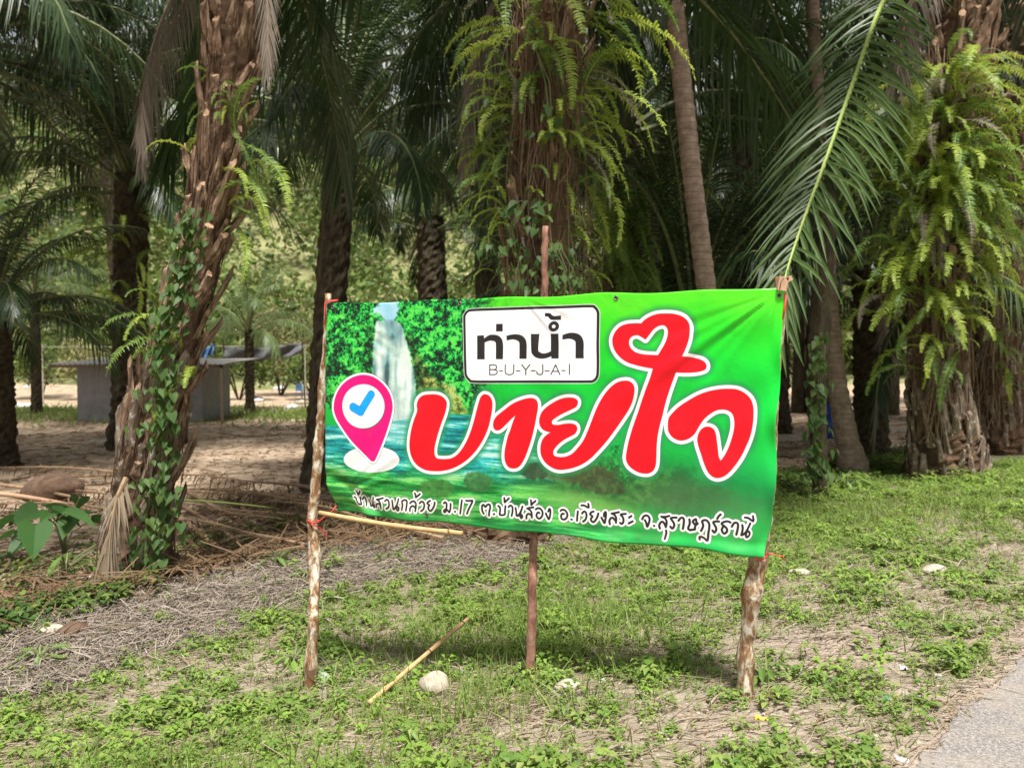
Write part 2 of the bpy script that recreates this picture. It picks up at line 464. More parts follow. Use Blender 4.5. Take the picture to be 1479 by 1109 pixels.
# ------------------------------------------------------------------ the banner sign
# printed artwork, outlines in millimetres of the 2.4 x 1.2 m banner ((x, y, 1) is a sharp corner)
LETTERS = [[(590,554),(600,534),(622,518),(655,512),(700,511),(734,519),(756,535),(766,555),(763,585),(753,620),(737,661),(721,707),(708,753),(699,793),(698,819),(702,839),(715,853),(741,856),(774,854),(807,846),(839,824),(866,790),(892,744),(912,694),(927,644),(939,595),(949,555),(959,523),(972,508),(985,504),(1004,510),(1017,524),(1025,548),(1024,582),(1017,626),(1007,671),(990,716),(965,763),(936,804),(899,843),(857,875),(808,901),(753,917),(703,922),(652,920),(606,903),(574,876),(556,842),(548,796),(550,749),(559,698),(573,651),(586,618),(591,597),(588,574)],[(1033,654),(1037,637),(1054,614),(1089,586),(1135,552),(1175,533),(1214,521),(1243,519),(1260,527),(1270,543),(1272,570),(1267,602),(1260,646),(1250,695),(1237,744),(1221,793),(1205,832),(1186,863),(1169,877),(1149,882),(1125,878),(1110,862),(1101,838),(1099,800),(1105,761),(1115,717),(1126,689),(1137,655),(1145,633),(1156,608,1),(1136,623),(1119,640),(1097,662),(1074,683),(1056,690),(1041,685),(1033,670)],[(1445,512),(1464,515),(1478,525),(1480,541),(1470,558),(1444,572),(1401,593),(1368,613),(1349,629),(1348,643),(1355,650),(1380,651),(1413,644),(1446,641),(1470,646),(1480,659),(1479,675),(1469,691),(1445,705),(1415,722),(1383,748),(1362,775),(1359,794),(1368,807),(1396,811),(1429,806),(1461,789),(1487,761),(1513,726),(1533,683),(1553,630),(1572,577),(1592,530),(1617,488),(1647,454),(1677,433),(1708,425),(1734,427),(1752,440),(1760,460),(1758,491),(1749,526),(1733,563),(1708,604),(1674,657),(1634,715),(1594,764),(1553,808),(1511,839),(1463,860),(1419,871),(1386,873),(1353,864),(1319,842),(1298,811),(1292,779),(1295,746),(1307,719),(1326,700),(1345,688,1),(1320,684),(1300,674),(1286,655),(1282,629),(1290,596),(1311,569),(1344,544),(1382,524),(1415,514)],[(1781,151,1),(1799,133),(1827,117),(1859,108),(1896,107),(1932,110),(1964,120),(1987,137),(2001,161),(2005,188),(2003,221),(1996,253),(1986,284),(1975,309,1),(2002,311),(2029,316),(2056,323),(2076,335),(2084,351),(2080,367),(2062,376),(2031,382),(1991,384),(1948,382,1),(1938,412),(1925,454),(1913,497),(1903,540),(1894,585),(1883,634),(1875,683),(1872,732),(1872,781),(1870,820),(1861,845),(1843,860),(1823,864),(1796,861),(1766,848),(1741,827),(1729,798),(1732,758),(1740,713),(1751,668),(1764,623),(1780,573),(1795,524),(1813,469),(1833,410),(1844,365,1),(1806,359),(1763,349),(1720,335),(1686,313),(1661,284),(1647,251),(1646,217),(1658,188),(1681,164),(1710,153),(1743,150)],[(1923,603),(1936,579),(1968,544),(2009,514),(2054,487),(2099,469),(2144,459),(2188,456),(2224,460),(2255,476),(2278,499),(2291,531),(2295,572),(2293,619),(2284,666),(2268,713),(2248,761),(2223,804),(2197,838),(2175,856),(2149,864),(2126,857),(2107,837),(2090,802),(2075,760),(2062,723),(2056,694),(2060,666),(2073,644),(2091,633),(2109,633),(2125,642),(2135,662),(2141,695),(2147,733),(2152,766),(2162,786,1),(2181,755),(2197,716),(2209,673),(2216,631),(2215,598),(2206,570),(2187,555),(2165,550),(2138,554),(2112,569),(2085,593),(2068,618),(2055,642),(2042,666),(2022,686),(1996,698),(1973,699),(1949,689),(1932,671),(1923,649)]]
HEART = [(1866,303,1),(1837,302),(1800,299),(1762,290),(1737,273),(1725,251),(1726,227),(1740,211),(1764,206),(1783,214),(1803,227,1),(1820,204),(1838,181),(1861,165),(1884,161),(1900,170),(1907,189),(1904,220),(1893,253),(1878,281)]
BOX = [(852,105),(856,84),(872,65),(904,57),(1059,56),(1215,55),(1377,55),(1528,54),(1557,63),(1574,87),(1577,122),(1579,247),(1583,383),(1575,418),(1555,435),(1524,438),(1377,440),(1225,442),(1074,444),(918,445),(889,434),(869,410),(864,377),(858,241)]
BLOCK = [[(935,198,1),(972,196,1),(975,213,1),(1000,197),(1023,194),(1051,199),(1072,217),(1080,243),(1081,280),(1080,321,1),(1042,321,1),(1040,248),(1036,232),(1021,226),(1003,226),(978,234,1),(980,322,1),(938,322,1)],[(1040,139,1),(1076,139,1),(1076,178,1),(1040,178,1)],[(1098,201,1),(1125,195),(1158,194),(1186,205),(1202,223),(1208,249),(1208,281),(1208,319,1),(1168,319,1),(1167,249),(1164,233),(1151,224),(1131,220),(1100,225,1)],[(1230,193,1),(1271,193,1),(1270,271),(1276,284),(1292,291),(1314,289),(1334,281,1),(1332,194,1),(1373,193,1),(1375,318,1),(1337,318,1),(1337,306,1),(1315,315),(1288,319),(1260,313),(1241,299),(1232,276)],[(1299,89,1),(1325,90),(1338,101),(1349,105,1),(1382,103,1),(1383,125,1),(1334,124),(1320,113),(1315,108),(1299,107,1)],[(1392,200,1),(1423,191),(1455,191),(1481,201),(1496,221),(1502,247),(1502,282),(1503,317,1),(1462,317,1),(1460,246),(1456,231),(1442,223),(1424,220),(1393,224,1)]]
RING = [(1347,157),(1346,140),(1365,157)]
THIN = [[(1009,351),(1010,401)],[(1009,351),(1035,351),(1045,356),(1047,365),(1043,372),(1033,375),(1010,375)],[(1033,375),(1047,379),(1051,388),(1047,397),(1035,401),(1010,401)],[(1063,381),(1081,381)],[(1094,350),(1094,384),(1100,396),(1117,401),(1134,396),(1139,384),(1139,350)],[(1153,381),(1172,381)],[(1182,349),(1204,376),(1225,349)],[(1204,376),(1204,400)],[(1234,380),(1254,380)],[(1294,349),(1295,385),(1289,397),(1277,399),(1266,394),(1263,384)],[(1307,380),(1328,380)],[(1337,398),(1360,349),(1384,398)],[(1346,382),(1375,382)],[(1393,378),(1410,378)],[(1431,347),(1432,397)]]
PIN = [(56,595),(63,549),(89,497),(129,453),(182,422),(240,409),(299,415),(350,439),(395,478),(424,524),(436,579),(429,629),(411,691),(387,758),(359,827),(334,878),(324,891),(308,892),(285,878),(232,833),(172,779),(118,719),(77,663),(60,623)]
CIRCLE = [(383,582),(377,620),(359,654),(330,682),(294,701),(253,708),(211,704),(173,688),(143,661),(123,627),(116,589),(122,551),(141,516),(171,488),(208,470),(250,463),(291,468),(328,485),(357,512),(376,545)]
DISC = [(483,873),(475,895),(451,917),(413,935),(364,948),(309,955),(254,955),(203,948),(162,934),(136,915),(127,893),(136,869),(161,847),(202,829),(252,816),(307,809),(362,810),(411,818),(450,832),(474,851)]
CHECK = [[(187,592),(235,616)],[(235,616),(299,518)]]
SCRIPT = [[(167,1106),(178,1113),(184,1132),(193,1143),(217,1142)],[(217,1142),(211,1124),(207,1106)],[(189,1066),(194,1079),(196,1090),(209,1080),(220,1068)],[(224,1114),(233,1104),(244,1103),(249,1117),(256,1147)],[(276,1112),(283,1130),(287,1147),(298,1143),(309,1128),(315,1097)],[(311,1126),(307,1146),(314,1154),(320,1146),(313,1139),(294,1147)],[(340,1105),(357,1102),(382,1094)],[(342,1105),(357,1113),(366,1127),(368,1152)],[(334,1149),(336,1136),(347,1128),(357,1129),(366,1136)],[(395,1110),(406,1101),(418,1108),(423,1126),(417,1144),(404,1151)],[(441,1102),(446,1124),(449,1149),(460,1144),(475,1121),(482,1092)],[(475,1121),(472,1147),(479,1154),(486,1146),(481,1136),(462,1144)],[(506,1148),(510,1119),(505,1104),(515,1095),(530,1093),(538,1102),(536,1127),(533,1149)],[(558,1107),(568,1098),(581,1095),(591,1101),(595,1115),(592,1148)],[(559,1149),(559,1136),(569,1123),(581,1122),(591,1130)],[(586,1051),(591,1062),(592,1072),(604,1064),(618,1052)],[(617,1103),(627,1093),(639,1096),(645,1111),(640,1133),(626,1145)],[(679,1085),(667,1092),(663,1101),(675,1109),(669,1120),(672,1134),(682,1140),(693,1129),(703,1110),(706,1092)],[(759,1093),(768,1086),(776,1096),(775,1118),(772,1135),(762,1140),(762,1130),(774,1124),(786,1132),(793,1138),(799,1116),(799,1092)],[(825,1132),(828,1132)],[(865,1068),(861,1102),(857,1139)],[(889,1068),(908,1068),(926,1066),(915,1093),(904,1115),(896,1137)],[(989,1129),(981,1113),(980,1090),(988,1083),(998,1093),(1008,1082),(1020,1079),(1025,1093),(1020,1118),(1019,1137)],[(1045,1128),(1048,1127)],[(1069,1083),(1078,1090),(1080,1109),(1079,1128),(1105,1125),(1107,1103),(1109,1080)],[(1101,1039),(1103,1051),(1104,1061),(1114,1052),(1127,1039)],[(1126,1084),(1137,1075),(1148,1083),(1149,1107),(1145,1128)],[(1166,1085),(1170,1105),(1173,1124),(1184,1119),(1196,1099),(1204,1074)],[(1196,1099),(1193,1122),(1199,1134),(1205,1125),(1199,1117),(1184,1123)],[(1230,1082),(1245,1077),(1264,1073)],[(1233,1082),(1246,1089),(1255,1102),(1257,1126)],[(1227,1133),(1229,1117),(1238,1108),(1248,1111),(1255,1116)],[(1249,1038),(1251,1050),(1252,1062),(1262,1051),(1274,1040)],[(1277,1082),(1290,1075),(1305,1080),(1314,1097),(1310,1116),(1298,1127),(1285,1122),(1282,1108),(1289,1097),(1297,1099)],[(1343,1087),(1349,1074),(1354,1080),(1354,1102),(1348,1126),(1337,1111),(1331,1098)],[(1408,1078),(1418,1072),(1432,1075),(1443,1090),(1442,1107),(1431,1119),(1417,1119),(1411,1107),(1415,1094),(1425,1092)],[(1465,1116),(1468,1116)],[(1498,1073),(1496,1097),(1495,1119)],[(1520,1081),(1530,1070),(1540,1076),(1543,1092),(1538,1110),(1527,1120)],[(1515,1042),(1529,1041),(1552,1049),(1550,1031)],[(1578,1066),(1567,1071),(1561,1081),(1573,1091),(1566,1102),(1568,1112),(1578,1118),(1589,1108),(1598,1090),(1602,1074)],[(1630,1085),(1631,1071),(1638,1064),(1640,1081),(1637,1101),(1634,1118),(1625,1105),(1618,1093)],[(1667,1069),(1683,1065),(1702,1059)],[(1668,1069),(1681,1075),(1689,1088),(1689,1112)],[(1660,1121),(1657,1107),(1663,1093),(1673,1089),(1681,1097),(1689,1104)],[(1735,1065),(1722,1067),(1711,1071),(1721,1082),(1725,1096),(1723,1109),(1716,1115),(1709,1111)],[(1751,1082),(1762,1073)],[(1750,1110),(1769,1098)],[(1814,1084),(1821,1070),(1832,1064),(1842,1067),(1849,1078),(1847,1097),(1839,1117),(1834,1100),(1827,1087)],[(1871,1110),(1872,1110)],[(1904,1063),(1921,1063),(1940,1057)],[(1907,1065),(1921,1070),(1928,1081),(1929,1095),(1926,1111)],[(1899,1120),(1895,1106),(1901,1092),(1910,1087),(1918,1094),(1926,1109)],[(1928,1127),(1929,1141),(1924,1167)],[(1974,1062),(1960,1063),(1948,1068),(1957,1081),(1964,1094),(1962,1108),(1955,1115),(1947,1107)],[(1983,1076),(1991,1064),(2000,1060),(2007,1068),(2007,1088),(2004,1112)],[(2032,1066),(2034,1086),(2028,1104),(2031,1113),(2048,1113),(2059,1109)],[(2061,1062),(2064,1079),(2059,1095),(2056,1110),(2047,1112),(2037,1116)],[(2061,1062),(2052,1067),(2048,1076),(2055,1085),(2063,1088),(2070,1081)],[(2086,1114),(2094,1094),(2093,1081),(2089,1070),(2098,1063),(2110,1064),(2120,1076),(2122,1096),(2119,1120),(2116,1157),(2101,1147),(2088,1142),(2080,1145),(2081,1156)],[(2164,1063),(2150,1064),(2139,1069),(2146,1082),(2153,1095),(2151,1108),(2144,1115),(2137,1107)],[(2156,1051),(2161,1040),(2170,1030)],[(2214,1062),(2202,1058),(2190,1061),(2178,1068),(2178,1075),(2191,1083),(2200,1093),(2200,1105),(2190,1115),(2181,1109),(2178,1097),(2184,1083)],[(2221,1080),(2229,1065),(2239,1060),(2247,1067),(2247,1086),(2242,1114)],[(2266,1069),(2269,1084),(2267,1105),(2265,1114),(2279,1106),(2290,1088),(2301,1058)],[(2290,1088),(2287,1108),(2289,1120),(2298,1119),(2305,1108),(2302,1098),(2292,1095),(2279,1108)],[(2276,1034),(2290,1035),(2314,1047),(2311,1025)]]

TW, TH = 2000, 1000
UX, UY = 2400 / TW, 1200 / TH
yy, xx = np.mgrid[0:TH, 0:TW].astype(np.float32)
PX, PY = (xx + .5) * UX, (yy + .5) * UY

def vn(cx, cy, seed, octaves=5, per=.5):
    rs = np.random.RandomState(seed); out = np.zeros((TH, TW), np.float32); a = 1.0; tot = 0
    for _ in range(octaves):
        g = rs.rand(int(cy) + 3, int(cx) + 3).astype(np.float32)
        u = np.linspace(0, cx, TW, dtype=np.float32); v = np.linspace(0, cy, TH, dtype=np.float32)
        ui = u.astype(int); vi = v.astype(int); fu = u - ui; fv = v - vi
        fu = fu * fu * (3 - 2 * fu); fv = fv * fv * (3 - 2 * fv)
        r0 = g[vi][:, ui] * (1 - fu) + g[vi][:, ui + 1] * fu
        r1 = g[vi + 1][:, ui] * (1 - fu) + g[vi + 1][:, ui + 1] * fu
        out += a * (r0 * (1 - fv[:, None]) + r1 * fv[:, None]); tot += a
        a *= per; cx = min(cx * 2, TW); cy = min(cy * 2, TH)
    return out / tot

def smooth_closed(pts, k=5):
    n = len(pts); out = []
    for i in range(n):
        p0, p1, p2, p3 = pts[i - 1], pts[i], pts[(i + 1) % n], pts[(i + 2) % n]
        a = np.array(p1[:2], float); b = np.array(p2[:2], float)
        ta = np.zeros(2) if len(p1) > 2 else (b - np.array(p0[:2], float)) / 2
        tb = np.zeros(2) if len(p2) > 2 else (np.array(p3[:2], float) - a) / 2
        if len(p1) > 2: ta = (b - a) * .6
        if len(p2) > 2: tb = (b - a) * .6
        for j in range(k):
            t = j / k; h = t * t * (3 - 2 * t)
            out.append(a * (2 * t ** 3 - 3 * t * t + 1) + ta * (t ** 3 - 2 * t * t + t) + b * (3 * t * t - 2 * t ** 3) + tb * (t ** 3 - t * t))
    return np.array(out)

def smooth_open(pts, k=4):
    P_ = [np.array(p[:2], float) for p in pts]; n = len(P_)
    if n < 3: return np.array(P_)
    out = []
    for i in range(n - 1):
        a, b = P_[i], P_[i + 1]
        ta = (b - P_[i - 1]) / 2 if i > 0 else (b - a) / 2
        tb = (P_[i + 2] - a) / 2 if i < n - 2 else (b - a) / 2
        for j in range(k):
            t = j / k
            out.append(a * (2 * t ** 3 - 3 * t * t + 1) + ta * (t ** 3 - 2 * t * t + t) + b * (3 * t * t - 2 * t ** 3) + tb * (t ** 3 - t * t))
    out.append(P_[-1]); return np.array(out)

def window(Q, pad):
    x0 = max(0, int((Q[:, 0].min() - pad) / UX)); x1 = min(TW, int((Q[:, 0].max() + pad) / UX) + 1)
    y0 = max(0, int((Q[:, 1].min() - pad) / UY)); y1 = min(TH, int((Q[:, 1].max() + pad) / UY) + 1)
    return slice(y0, y1), slice(x0, x1)

def seg_dist(X, Y, A, B):
    D = np.full(X.shape, 1e9, np.float32)
    for (ax, ay), (bx, by) in zip(A, B):
        vx, vy = bx - ax, by - ay; L = vx * vx + vy * vy + 1e-9
        t = np.clip(((X - ax) * vx + (Y - ay) * vy) / L, 0, 1)
        np.minimum(D, (X - ax - t * vx) ** 2 + (Y - ay - t * vy) ** 2, out=D)
    return np.sqrt(D)

def poly_sdf(loops, pad):
    Qs = [smooth_closed(l) for l in loops]; sl = window(np.vstack(Qs), pad)
    X, Y = PX[sl], PY[sl]; A = np.vstack(Qs); B = np.vstack([np.roll(q, -1, 0) for q in Qs])
    D = seg_dist(X, Y, A, B); ins = np.zeros(X.shape, bool)
    for (ax, ay), (bx, by) in zip(A, B):
        if ay == by: continue
        c = ((ay > Y) != (by > Y)) & (X < (bx - ax) * (Y - ay) / (by - ay) + ax)
        ins ^= c
    return sl, np.where(ins, -D, D)

def stroke_sdf(pts, pad, k=4, smooth=True):
    Q = smooth_open(pts, k) if smooth else np.array([p[:2] for p in pts], float)
    sl = window(Q, pad); return sl, seg_dist(PX[sl], PY[sl], Q[:-1], Q[1:])

def cov(d, w): return np.clip((w - d) / 1.3 + .5, 0, 1)[..., None]
def rgb(*c): return np.array(c, np.float32) / 255.
def lay(img, sl, a, col): img[sl] = img[sl] * (1 - a) + a * np.asarray(col, np.float32)
def blend(m, a, b): return a * (1 - m[..., None]) + b * m[..., None]
def S01(a, b, x): t = np.clip((x - a) / (b - a), 0, 1); return t * t * (3 - 2 * t)
def band(v, stops):
    ps = [s[0] for s in stops]; cs = np.array([s[1] for s in stops], np.float32) / 255.
    return np.stack([np.interp(v, ps, cs[:, k]) for k in range(3)], -1).astype(np.float32)

wA = vn(30, 15, 1); wB = vn(90, 45, 2, 4, .6); wC = vn(14, 7, 3, 3); wD = vn(60, 4, 4, 5, .6); wE = vn(12, 60, 5, 6, .62); wF = vn(210, 105, 6, 3, .8)
def fill_noise(f, stops):
    q = (f - f.mean()) / (f.std() * 4.4) + .5
    return band(q, stops)
Yw = PY + (wC - .5) * 160
art = band(Yw - .02 * PX, [(0, (112, 226, 52)), (180, (62, 216, 52)), (380, (8, 208, 74)), (650, (8, 196, 92)), (850, (24, 168, 96)), (1010, (60, 178, 96)), (1130, (66, 205, 108)), (1200, (30, 190, 100))])
art = blend(S01(1750, 2250, PX) * S01(150, 500, PY) * S01(900, 500, PY) * .6, art, rgb(0, 222, 92))
leaves = fill_noise(wB * .6 + wF * .5 + wA * .35, [(.14, (14, 50, 32)), (.34, (16, 92, 50)), (.48, (14, 140, 72)), (.60, (36, 190, 92)), (.82, (120, 226, 110))])
scrub = fill_noise(wB * .5 + wF * .4 + wA * .5, [(.1, (60, 78, 40)), (.4, (112, 118, 62)), (.62, (160, 160, 84)), (.88, (206, 204, 140))])
edge = (wA - .5) * 190 + (wB - .5) * 110
art = blend(S01(1130, 830, PX + edge) * S01(640, 560, PY + edge * .5), art, leaves)
cliff = S01(560, 640, PX + edge * .5) * S01(1050, 960, PX + edge) * S01(250 + .5 * 0, 330, PY - (PX - 560) * .95 + edge) * S01(640, 600, PY)
art = blend(cliff * .9, art, scrub)
bush = S01(78, 52, np.hypot(PX - 905, (PY - 505)) + edge * .3) + S01(95, 60, np.hypot((PX - 800) * .9, (PY - 330) * .62) + edge * .35)
art = blend(np.clip(bush, 0, 1), art, leaves)
art = blend(S01(300, 330, PX + edge * .4) * S01(470, 440, PX + edge * .5) * S01(108, 80, PY + edge * .6), art, fill_noise(wA, [(0, (168, 212, 228)), (1, (205, 228, 236))]))
# waterfall
fl = np.interp(PY, [100, 200, 420, 640, 720], [322, 312, 296, 280, 250]) + (wE - .5) * 22
fr_ = np.interp(PY, [100, 130, 240, 400, 640, 720], [440, 485, 528, 575, 590, 640]) + (wE - .5) * 22
fm = S01(-5, 14, PX - fl) * S01(-5, 14, fr_ - PX) * S01(96, 116, PY) * S01(760, 660, PY)
st = vn(90, 3, 9, 4, .6) * .5 + vn(28, 3, 10, 4, .55) * .6 + wA * .35
st = (st + np.roll(st, 3, 1) + np.roll(st, -3, 1) + np.roll(st, 6, 1)) / 4
fall = fill_noise(st, [(.05, (96, 122, 122)), (.25, (150, 182, 190)), (.5, (196, 212, 212)), (.8, (238, 242, 240))])
art = blend(S01(70, 20, fl - PX) * S01(-10, 10, fl - PX) * S01(90, 160, PY) * S01(760, 700, PY) * .5, art, leaves * .55)
art = blend(S01(70, 20, PX - fr_) * S01(-10, 10, PX - fr_) * S01(150, 220, PY) * S01(640, 600, PY) * .5, art, scrub * .6)
art = blend(fm * .93, art, fall)
art = blend(S01(170, 30, np.hypot((PX - 440) * .9, PY - 640) + edge * .3) * .55, art, rgb(222, 232, 230))
art = blend(0 * S01(14, 30, fl + 22 - PX + 8) * S01(-46, -20, PX - fl) * S01(90, 150, PY) * S01(400, 300, PY) * .7, art, rgb(170, 170, 80))
# pool, rapids and boulders
wl = np.interp(PX, [0, 250, 750, 1100, 1300], [700, 690, 612, 610, 640])
pool = S01(0, 6, PY - wl) * S01(1500, 980, PX + edge * 2 + (PY - 700) * -.9)
wat = fill_noise(wE * 1.1 + wF * .15, [(.12, (12, 120, 120)), (.36, (24, 160, 160)), (.58, (60, 192, 190)), (.76, (140, 216, 212)), (.93, (214, 236, 230))])
wgr = fill_noise(wE * 1.1 + wF * .15, [(.12, (30, 130, 70)), (.4, (58, 165, 84)), (.62, (92, 196, 104)), (.85, (150, 216, 130))])
wat = blend(S01(860, 1010, PY + edge * .6), wat, wgr)
art = blend(pool, art, wat)
art = blend(S01(300, 120, np.hypot(PX - 450, (PY - 690) * 2.2)) * .55 * S01(0, 6, PY - wl), art, rgb(205, 226, 224))
art = blend(S01(640, 200, np.hypot(PX - 1700, (PY - 930) * 3.2) + edge) * .75, art, fill_noise(wB + wA, [(.2, (70, 104, 60)), (.6, (104, 138, 80)), (.9, (140, 160, 100))]))
art = blend(S01(420, 100, np.hypot(PX - 2050, (PY - 985) * 3) + edge) * .65, art, rgb(104, 140, 96))
art = blend(S01(330, 120, np.hypot(PX - 1620, (PY - 850) * 2) + edge * 1.4) * S01(.46, .6, wB) * .7, art, leaves * .9)
foam = S01(300, 60, np.hypot((PX - 1230), (PY - 820 - (PX - 1230) * .30) * 3.0) + edge) 
art = blend(foam * .75, art, fill_noise(wE + wB * .3, [(.2, (96, 170, 130)), (.5, (150, 208, 176)), (.8, (222, 238, 224))]))
art = blend(S01(520, 160, np.hypot((PX - 1500), (PY - 1040 - (PX - 1500) * .12) * 6) + edge) * .6, art, rgb(170, 220, 128))
for bx_, by_, rx_, ry_, c_ in [(1262, 890, 78, 44, (72, 92, 66)), (1500, 886, 170, 56, (96, 104, 70)), (954, 962, 78, 46, (88, 138, 84)), (712, 1015, 96, 52, (92, 148, 84)), (1620, 940, 110, 40, (90, 106, 70))]:
    q = np.hypot((PX - bx_) / rx_, (PY - by_) / ry_) * 100 + edge * .35
    art = blend(S01(112, 84, q) * .85, art, rgb(*c_) * (.78 + .5 * wB[..., None]))
art = blend(S01(1150, 1200, PY + (wC - .5) * 40) * .6, art, rgb(12, 186, 96))
art = np.clip(art, 0, 1).astype(np.float32)

art = art ** 1.38
RED, WHITE, INK, GREY = rgb(240, 2, 26), rgb(248, 248, 248), rgb(36, 32, 33), rgb(96, 100, 96)
# soft dark green glow behind the big letters, their white keyline, then red
sdfs = [poly_sdf([l, HEART] if i == 3 else [l], 70) for i, l in enumerate(LETTERS)]
for sl, d in sdfs: lay(art, sl, (S01(52, 14, d) * .85)[..., None], rgb(34, 146, 84))
for sl, d in sdfs: lay(art, sl, cov(d, 19.5), GREY)
for sl, d in sdfs: lay(art, sl, cov(d, 17.5), WHITE)
for sl, d in sdfs:
    lay(art, sl, cov(d, 1.8), rgb(150, 110, 110)); lay(art, sl, cov(d, 0), RED)
# map pin
sl, d = poly_sdf([DISC], 20); lay(art, sl, cov(d, 2), rgb(190, 200, 200)); lay(art, sl, cov(d, 0), rgb(236, 236, 238))
sl, d = poly_sdf([PIN], 30)
lay(art, sl, cov(d, 14), GREY); lay(art, sl, cov(d, 12), WHITE); lay(art, sl, cov(d, 0), rgb(255, 0, 120))
sl, d = poly_sdf([[(p[0] + 5, p[1] + 7) for p in CIRCLE]], 20); lay(art, sl, cov(d, 0), rgb(110, 60, 80))
sl, d = poly_sdf([CIRCLE], 20); lay(art, sl, cov(d, 1.5), WHITE); lay(art, sl, cov(d, 0), rgb(236, 236, 238))
for s_, w_ in zip(CHECK[::-1], (23, 25)):
    sl, d = stroke_sdf(s_, 50, smooth=False); lay(art, sl, cov(d, w_), rgb(0, 110, 200)); lay(art, sl, cov(d, w_ - 1.8), rgb(4, 158, 250))
# plaque
sl, d = poly_sdf([BOX], 20); lay(art, sl, cov(d, 3.5), rgb(225, 232, 225)); lay(art, sl, cov(d, 0), INK); lay(art, sl, cov(d, -13.5), rgb(242, 242, 244))
for q in BLOCK:
    sl, d = poly_sdf([q], 10); lay(art, sl, cov(d, 0), INK)
rc = np.array(RING[0][:2]); ro = (abs(RING[1][1] - rc[1]) + abs(RING[2][0] - rc[0])) / 2
dd = np.hypot(PX - rc[0], PY - rc[1]); lay(art, (slice(None), slice(None)), cov(np.abs(dd - ro), 9.0), INK)
for q in THIN:
    sl, d = stroke_sdf(q, 10, smooth=len(q) > 3 and len(q) != 2); lay(art, sl, cov(d, 2.7), INK)
# hand-lettered address line
tx = [stroke_sdf(q, 34) for q in SCRIPT]
for sl, d in tx: lay(art, sl, cov(d, 16.5), rgb(90, 110, 90))
for sl, d in tx: lay(art, sl, cov(d, 14.5), rgb(250, 250, 250))
for sl, d in tx: lay(art, sl, cov(d, 5.4 if len(d) else 5), INK)

dirt = S01(.56, .80, vn(24, 12, 77, 6, .65))[..., None] * .13 + S01(.6, .75, vn(240, 120, 78, 2))[..., None] * .04 + (S01(1040, 1200, PY + (vn(30, 8, 79, 5) - .5) * 260) * .22)[..., None]
art = art * (1 - dirt) + dirt * rgb(150, 136, 112) * (.55 + .5 * art.mean(-1, keepdims=True))
img = bpy.data.images.new('banner_print', TW, TH, alpha=False)
buf = np.ones((TH, TW, 4), np.float32); buf[..., :3] = art[::-1] * .98
img.pixels.foreach_set(buf.ravel()); img.update(); img.pack()
del PX, PY, xx, yy, wA, wB, wC, wD, wE, wF, leaves, scrub, wat, wgr, fall, st

m, nt, b = newmat('printed_vinyl'); M['vinyl'] = m
ti = N(nt, 'ShaderNodeTexImage', image=img, interpolation='Cubic', extension='EXTEND')
nt.links.new(ti.outputs[0], b.inputs['Base Color'])
b.inputs['Roughness'].default_value = .38; b.inputs['Specular IOR Level'].default_value = .35
uvn = N(nt, 'ShaderNodeTexCoord'); f = noise(nt, 3.5, 6, .55, objc(nt), 1.2)
bump(nt, b, f, .22, .02)
simple('vinyl_back', (.55, .56, .55), .6)

bTL, bTR, bBL, bBR = P(472, 438, 4.38), P(1132, 414, 3.40), P(470, 738, 4.38), P(1117, 804, 3.38)
bn = (bTR - bTL).cross(bBL - bTL).normalized()
if bn.y > 0: bn = -bn
bx = (bTR - bTL).normalized()
def patch(u, v): return bTL * ((1 - u) * (1 - v)) + bTR * (u * (1 - v)) + bBL * ((1 - u) * v) + bBR * (u * v)
def ss(a, b_, x): t = min(1, max(0, (x - a) / (b_ - a))); return t * t * (3 - 2 * t)
def folds(u, v):
    X, Y = u * 2.4, v * 1.2; h = 0
    def fan(cx_, cy_, ang, spread, k, amp, reach, ph=0):
        dx, dy = X - cx_, Y - cy_; r = math.hypot(dx, dy); a = math.atan2(dy, dx) - ang
        w = math.exp(-(a / spread) ** 2) * ss(0, .12, r) * (1 - ss(reach * .4, reach, r))
        return amp * w * (math.sin(a * k + ph) * .6 + .4 * math.sin(a * k * 2.3 + ph * 2))
    h += fan(2.38, .02, math.radians(143), .34, 15, .0062, 1.25, .5)
    h += fan(.02, .02, math.radians(38), .28, 22, .005, .6, 1)
    h += fan(2.34, 1.18, math.radians(215), .3, 20, .004, .5, 2)
    h += fan(.06, 1.12, math.radians(-25), .35, 14, .006, .7, 0)
    h += .004 * math.sin(X * 3.1 + 1) * math.sin(Y * 2.2) + .003 * math.sin(X * 7 + Y * 3)
    h += .0016 * math.sin(X * 19 + 3 * math.sin(Y * 7)) * ss(.0, .5, v)
    h += fan(1.18, .0, math.radians(70), .8, 12, .004, .5, 0) + .0022 * math.sin(Y * 26 + 2 * math.sin(X * 5)) * ss(.86, .97, u)
    # rolled fold running in from the lower left corner
    l = Y - (1.05 + .26 * ss(0, .55, X) * 1.0 - .05)
    h -= .010 * math.exp(-(l / .035) ** 2) * (1 - ss(.3, .75, X))
    h += .007 * ss(.02, .10, l) * (1 - ss(.3, .8, X))
    # curled bottom hem towards the right
    h += .012 * ss(.955, 1, v) * ss(.45, .7, u) * (1 + .5 * math.sin(X * 9))
    h += .004 * math.sin(X * 23 + 1) * ss(.93, 1, v)
    h -= .015 * ss(.96, 1, u) * (1 - .5 * ss(.0, .3, v)) + .010 * ss(.975, 1, u) * math.sin(Y * 19) 
    return h * 1.35
nu, nv = 260, 130; V = []; UVs = []
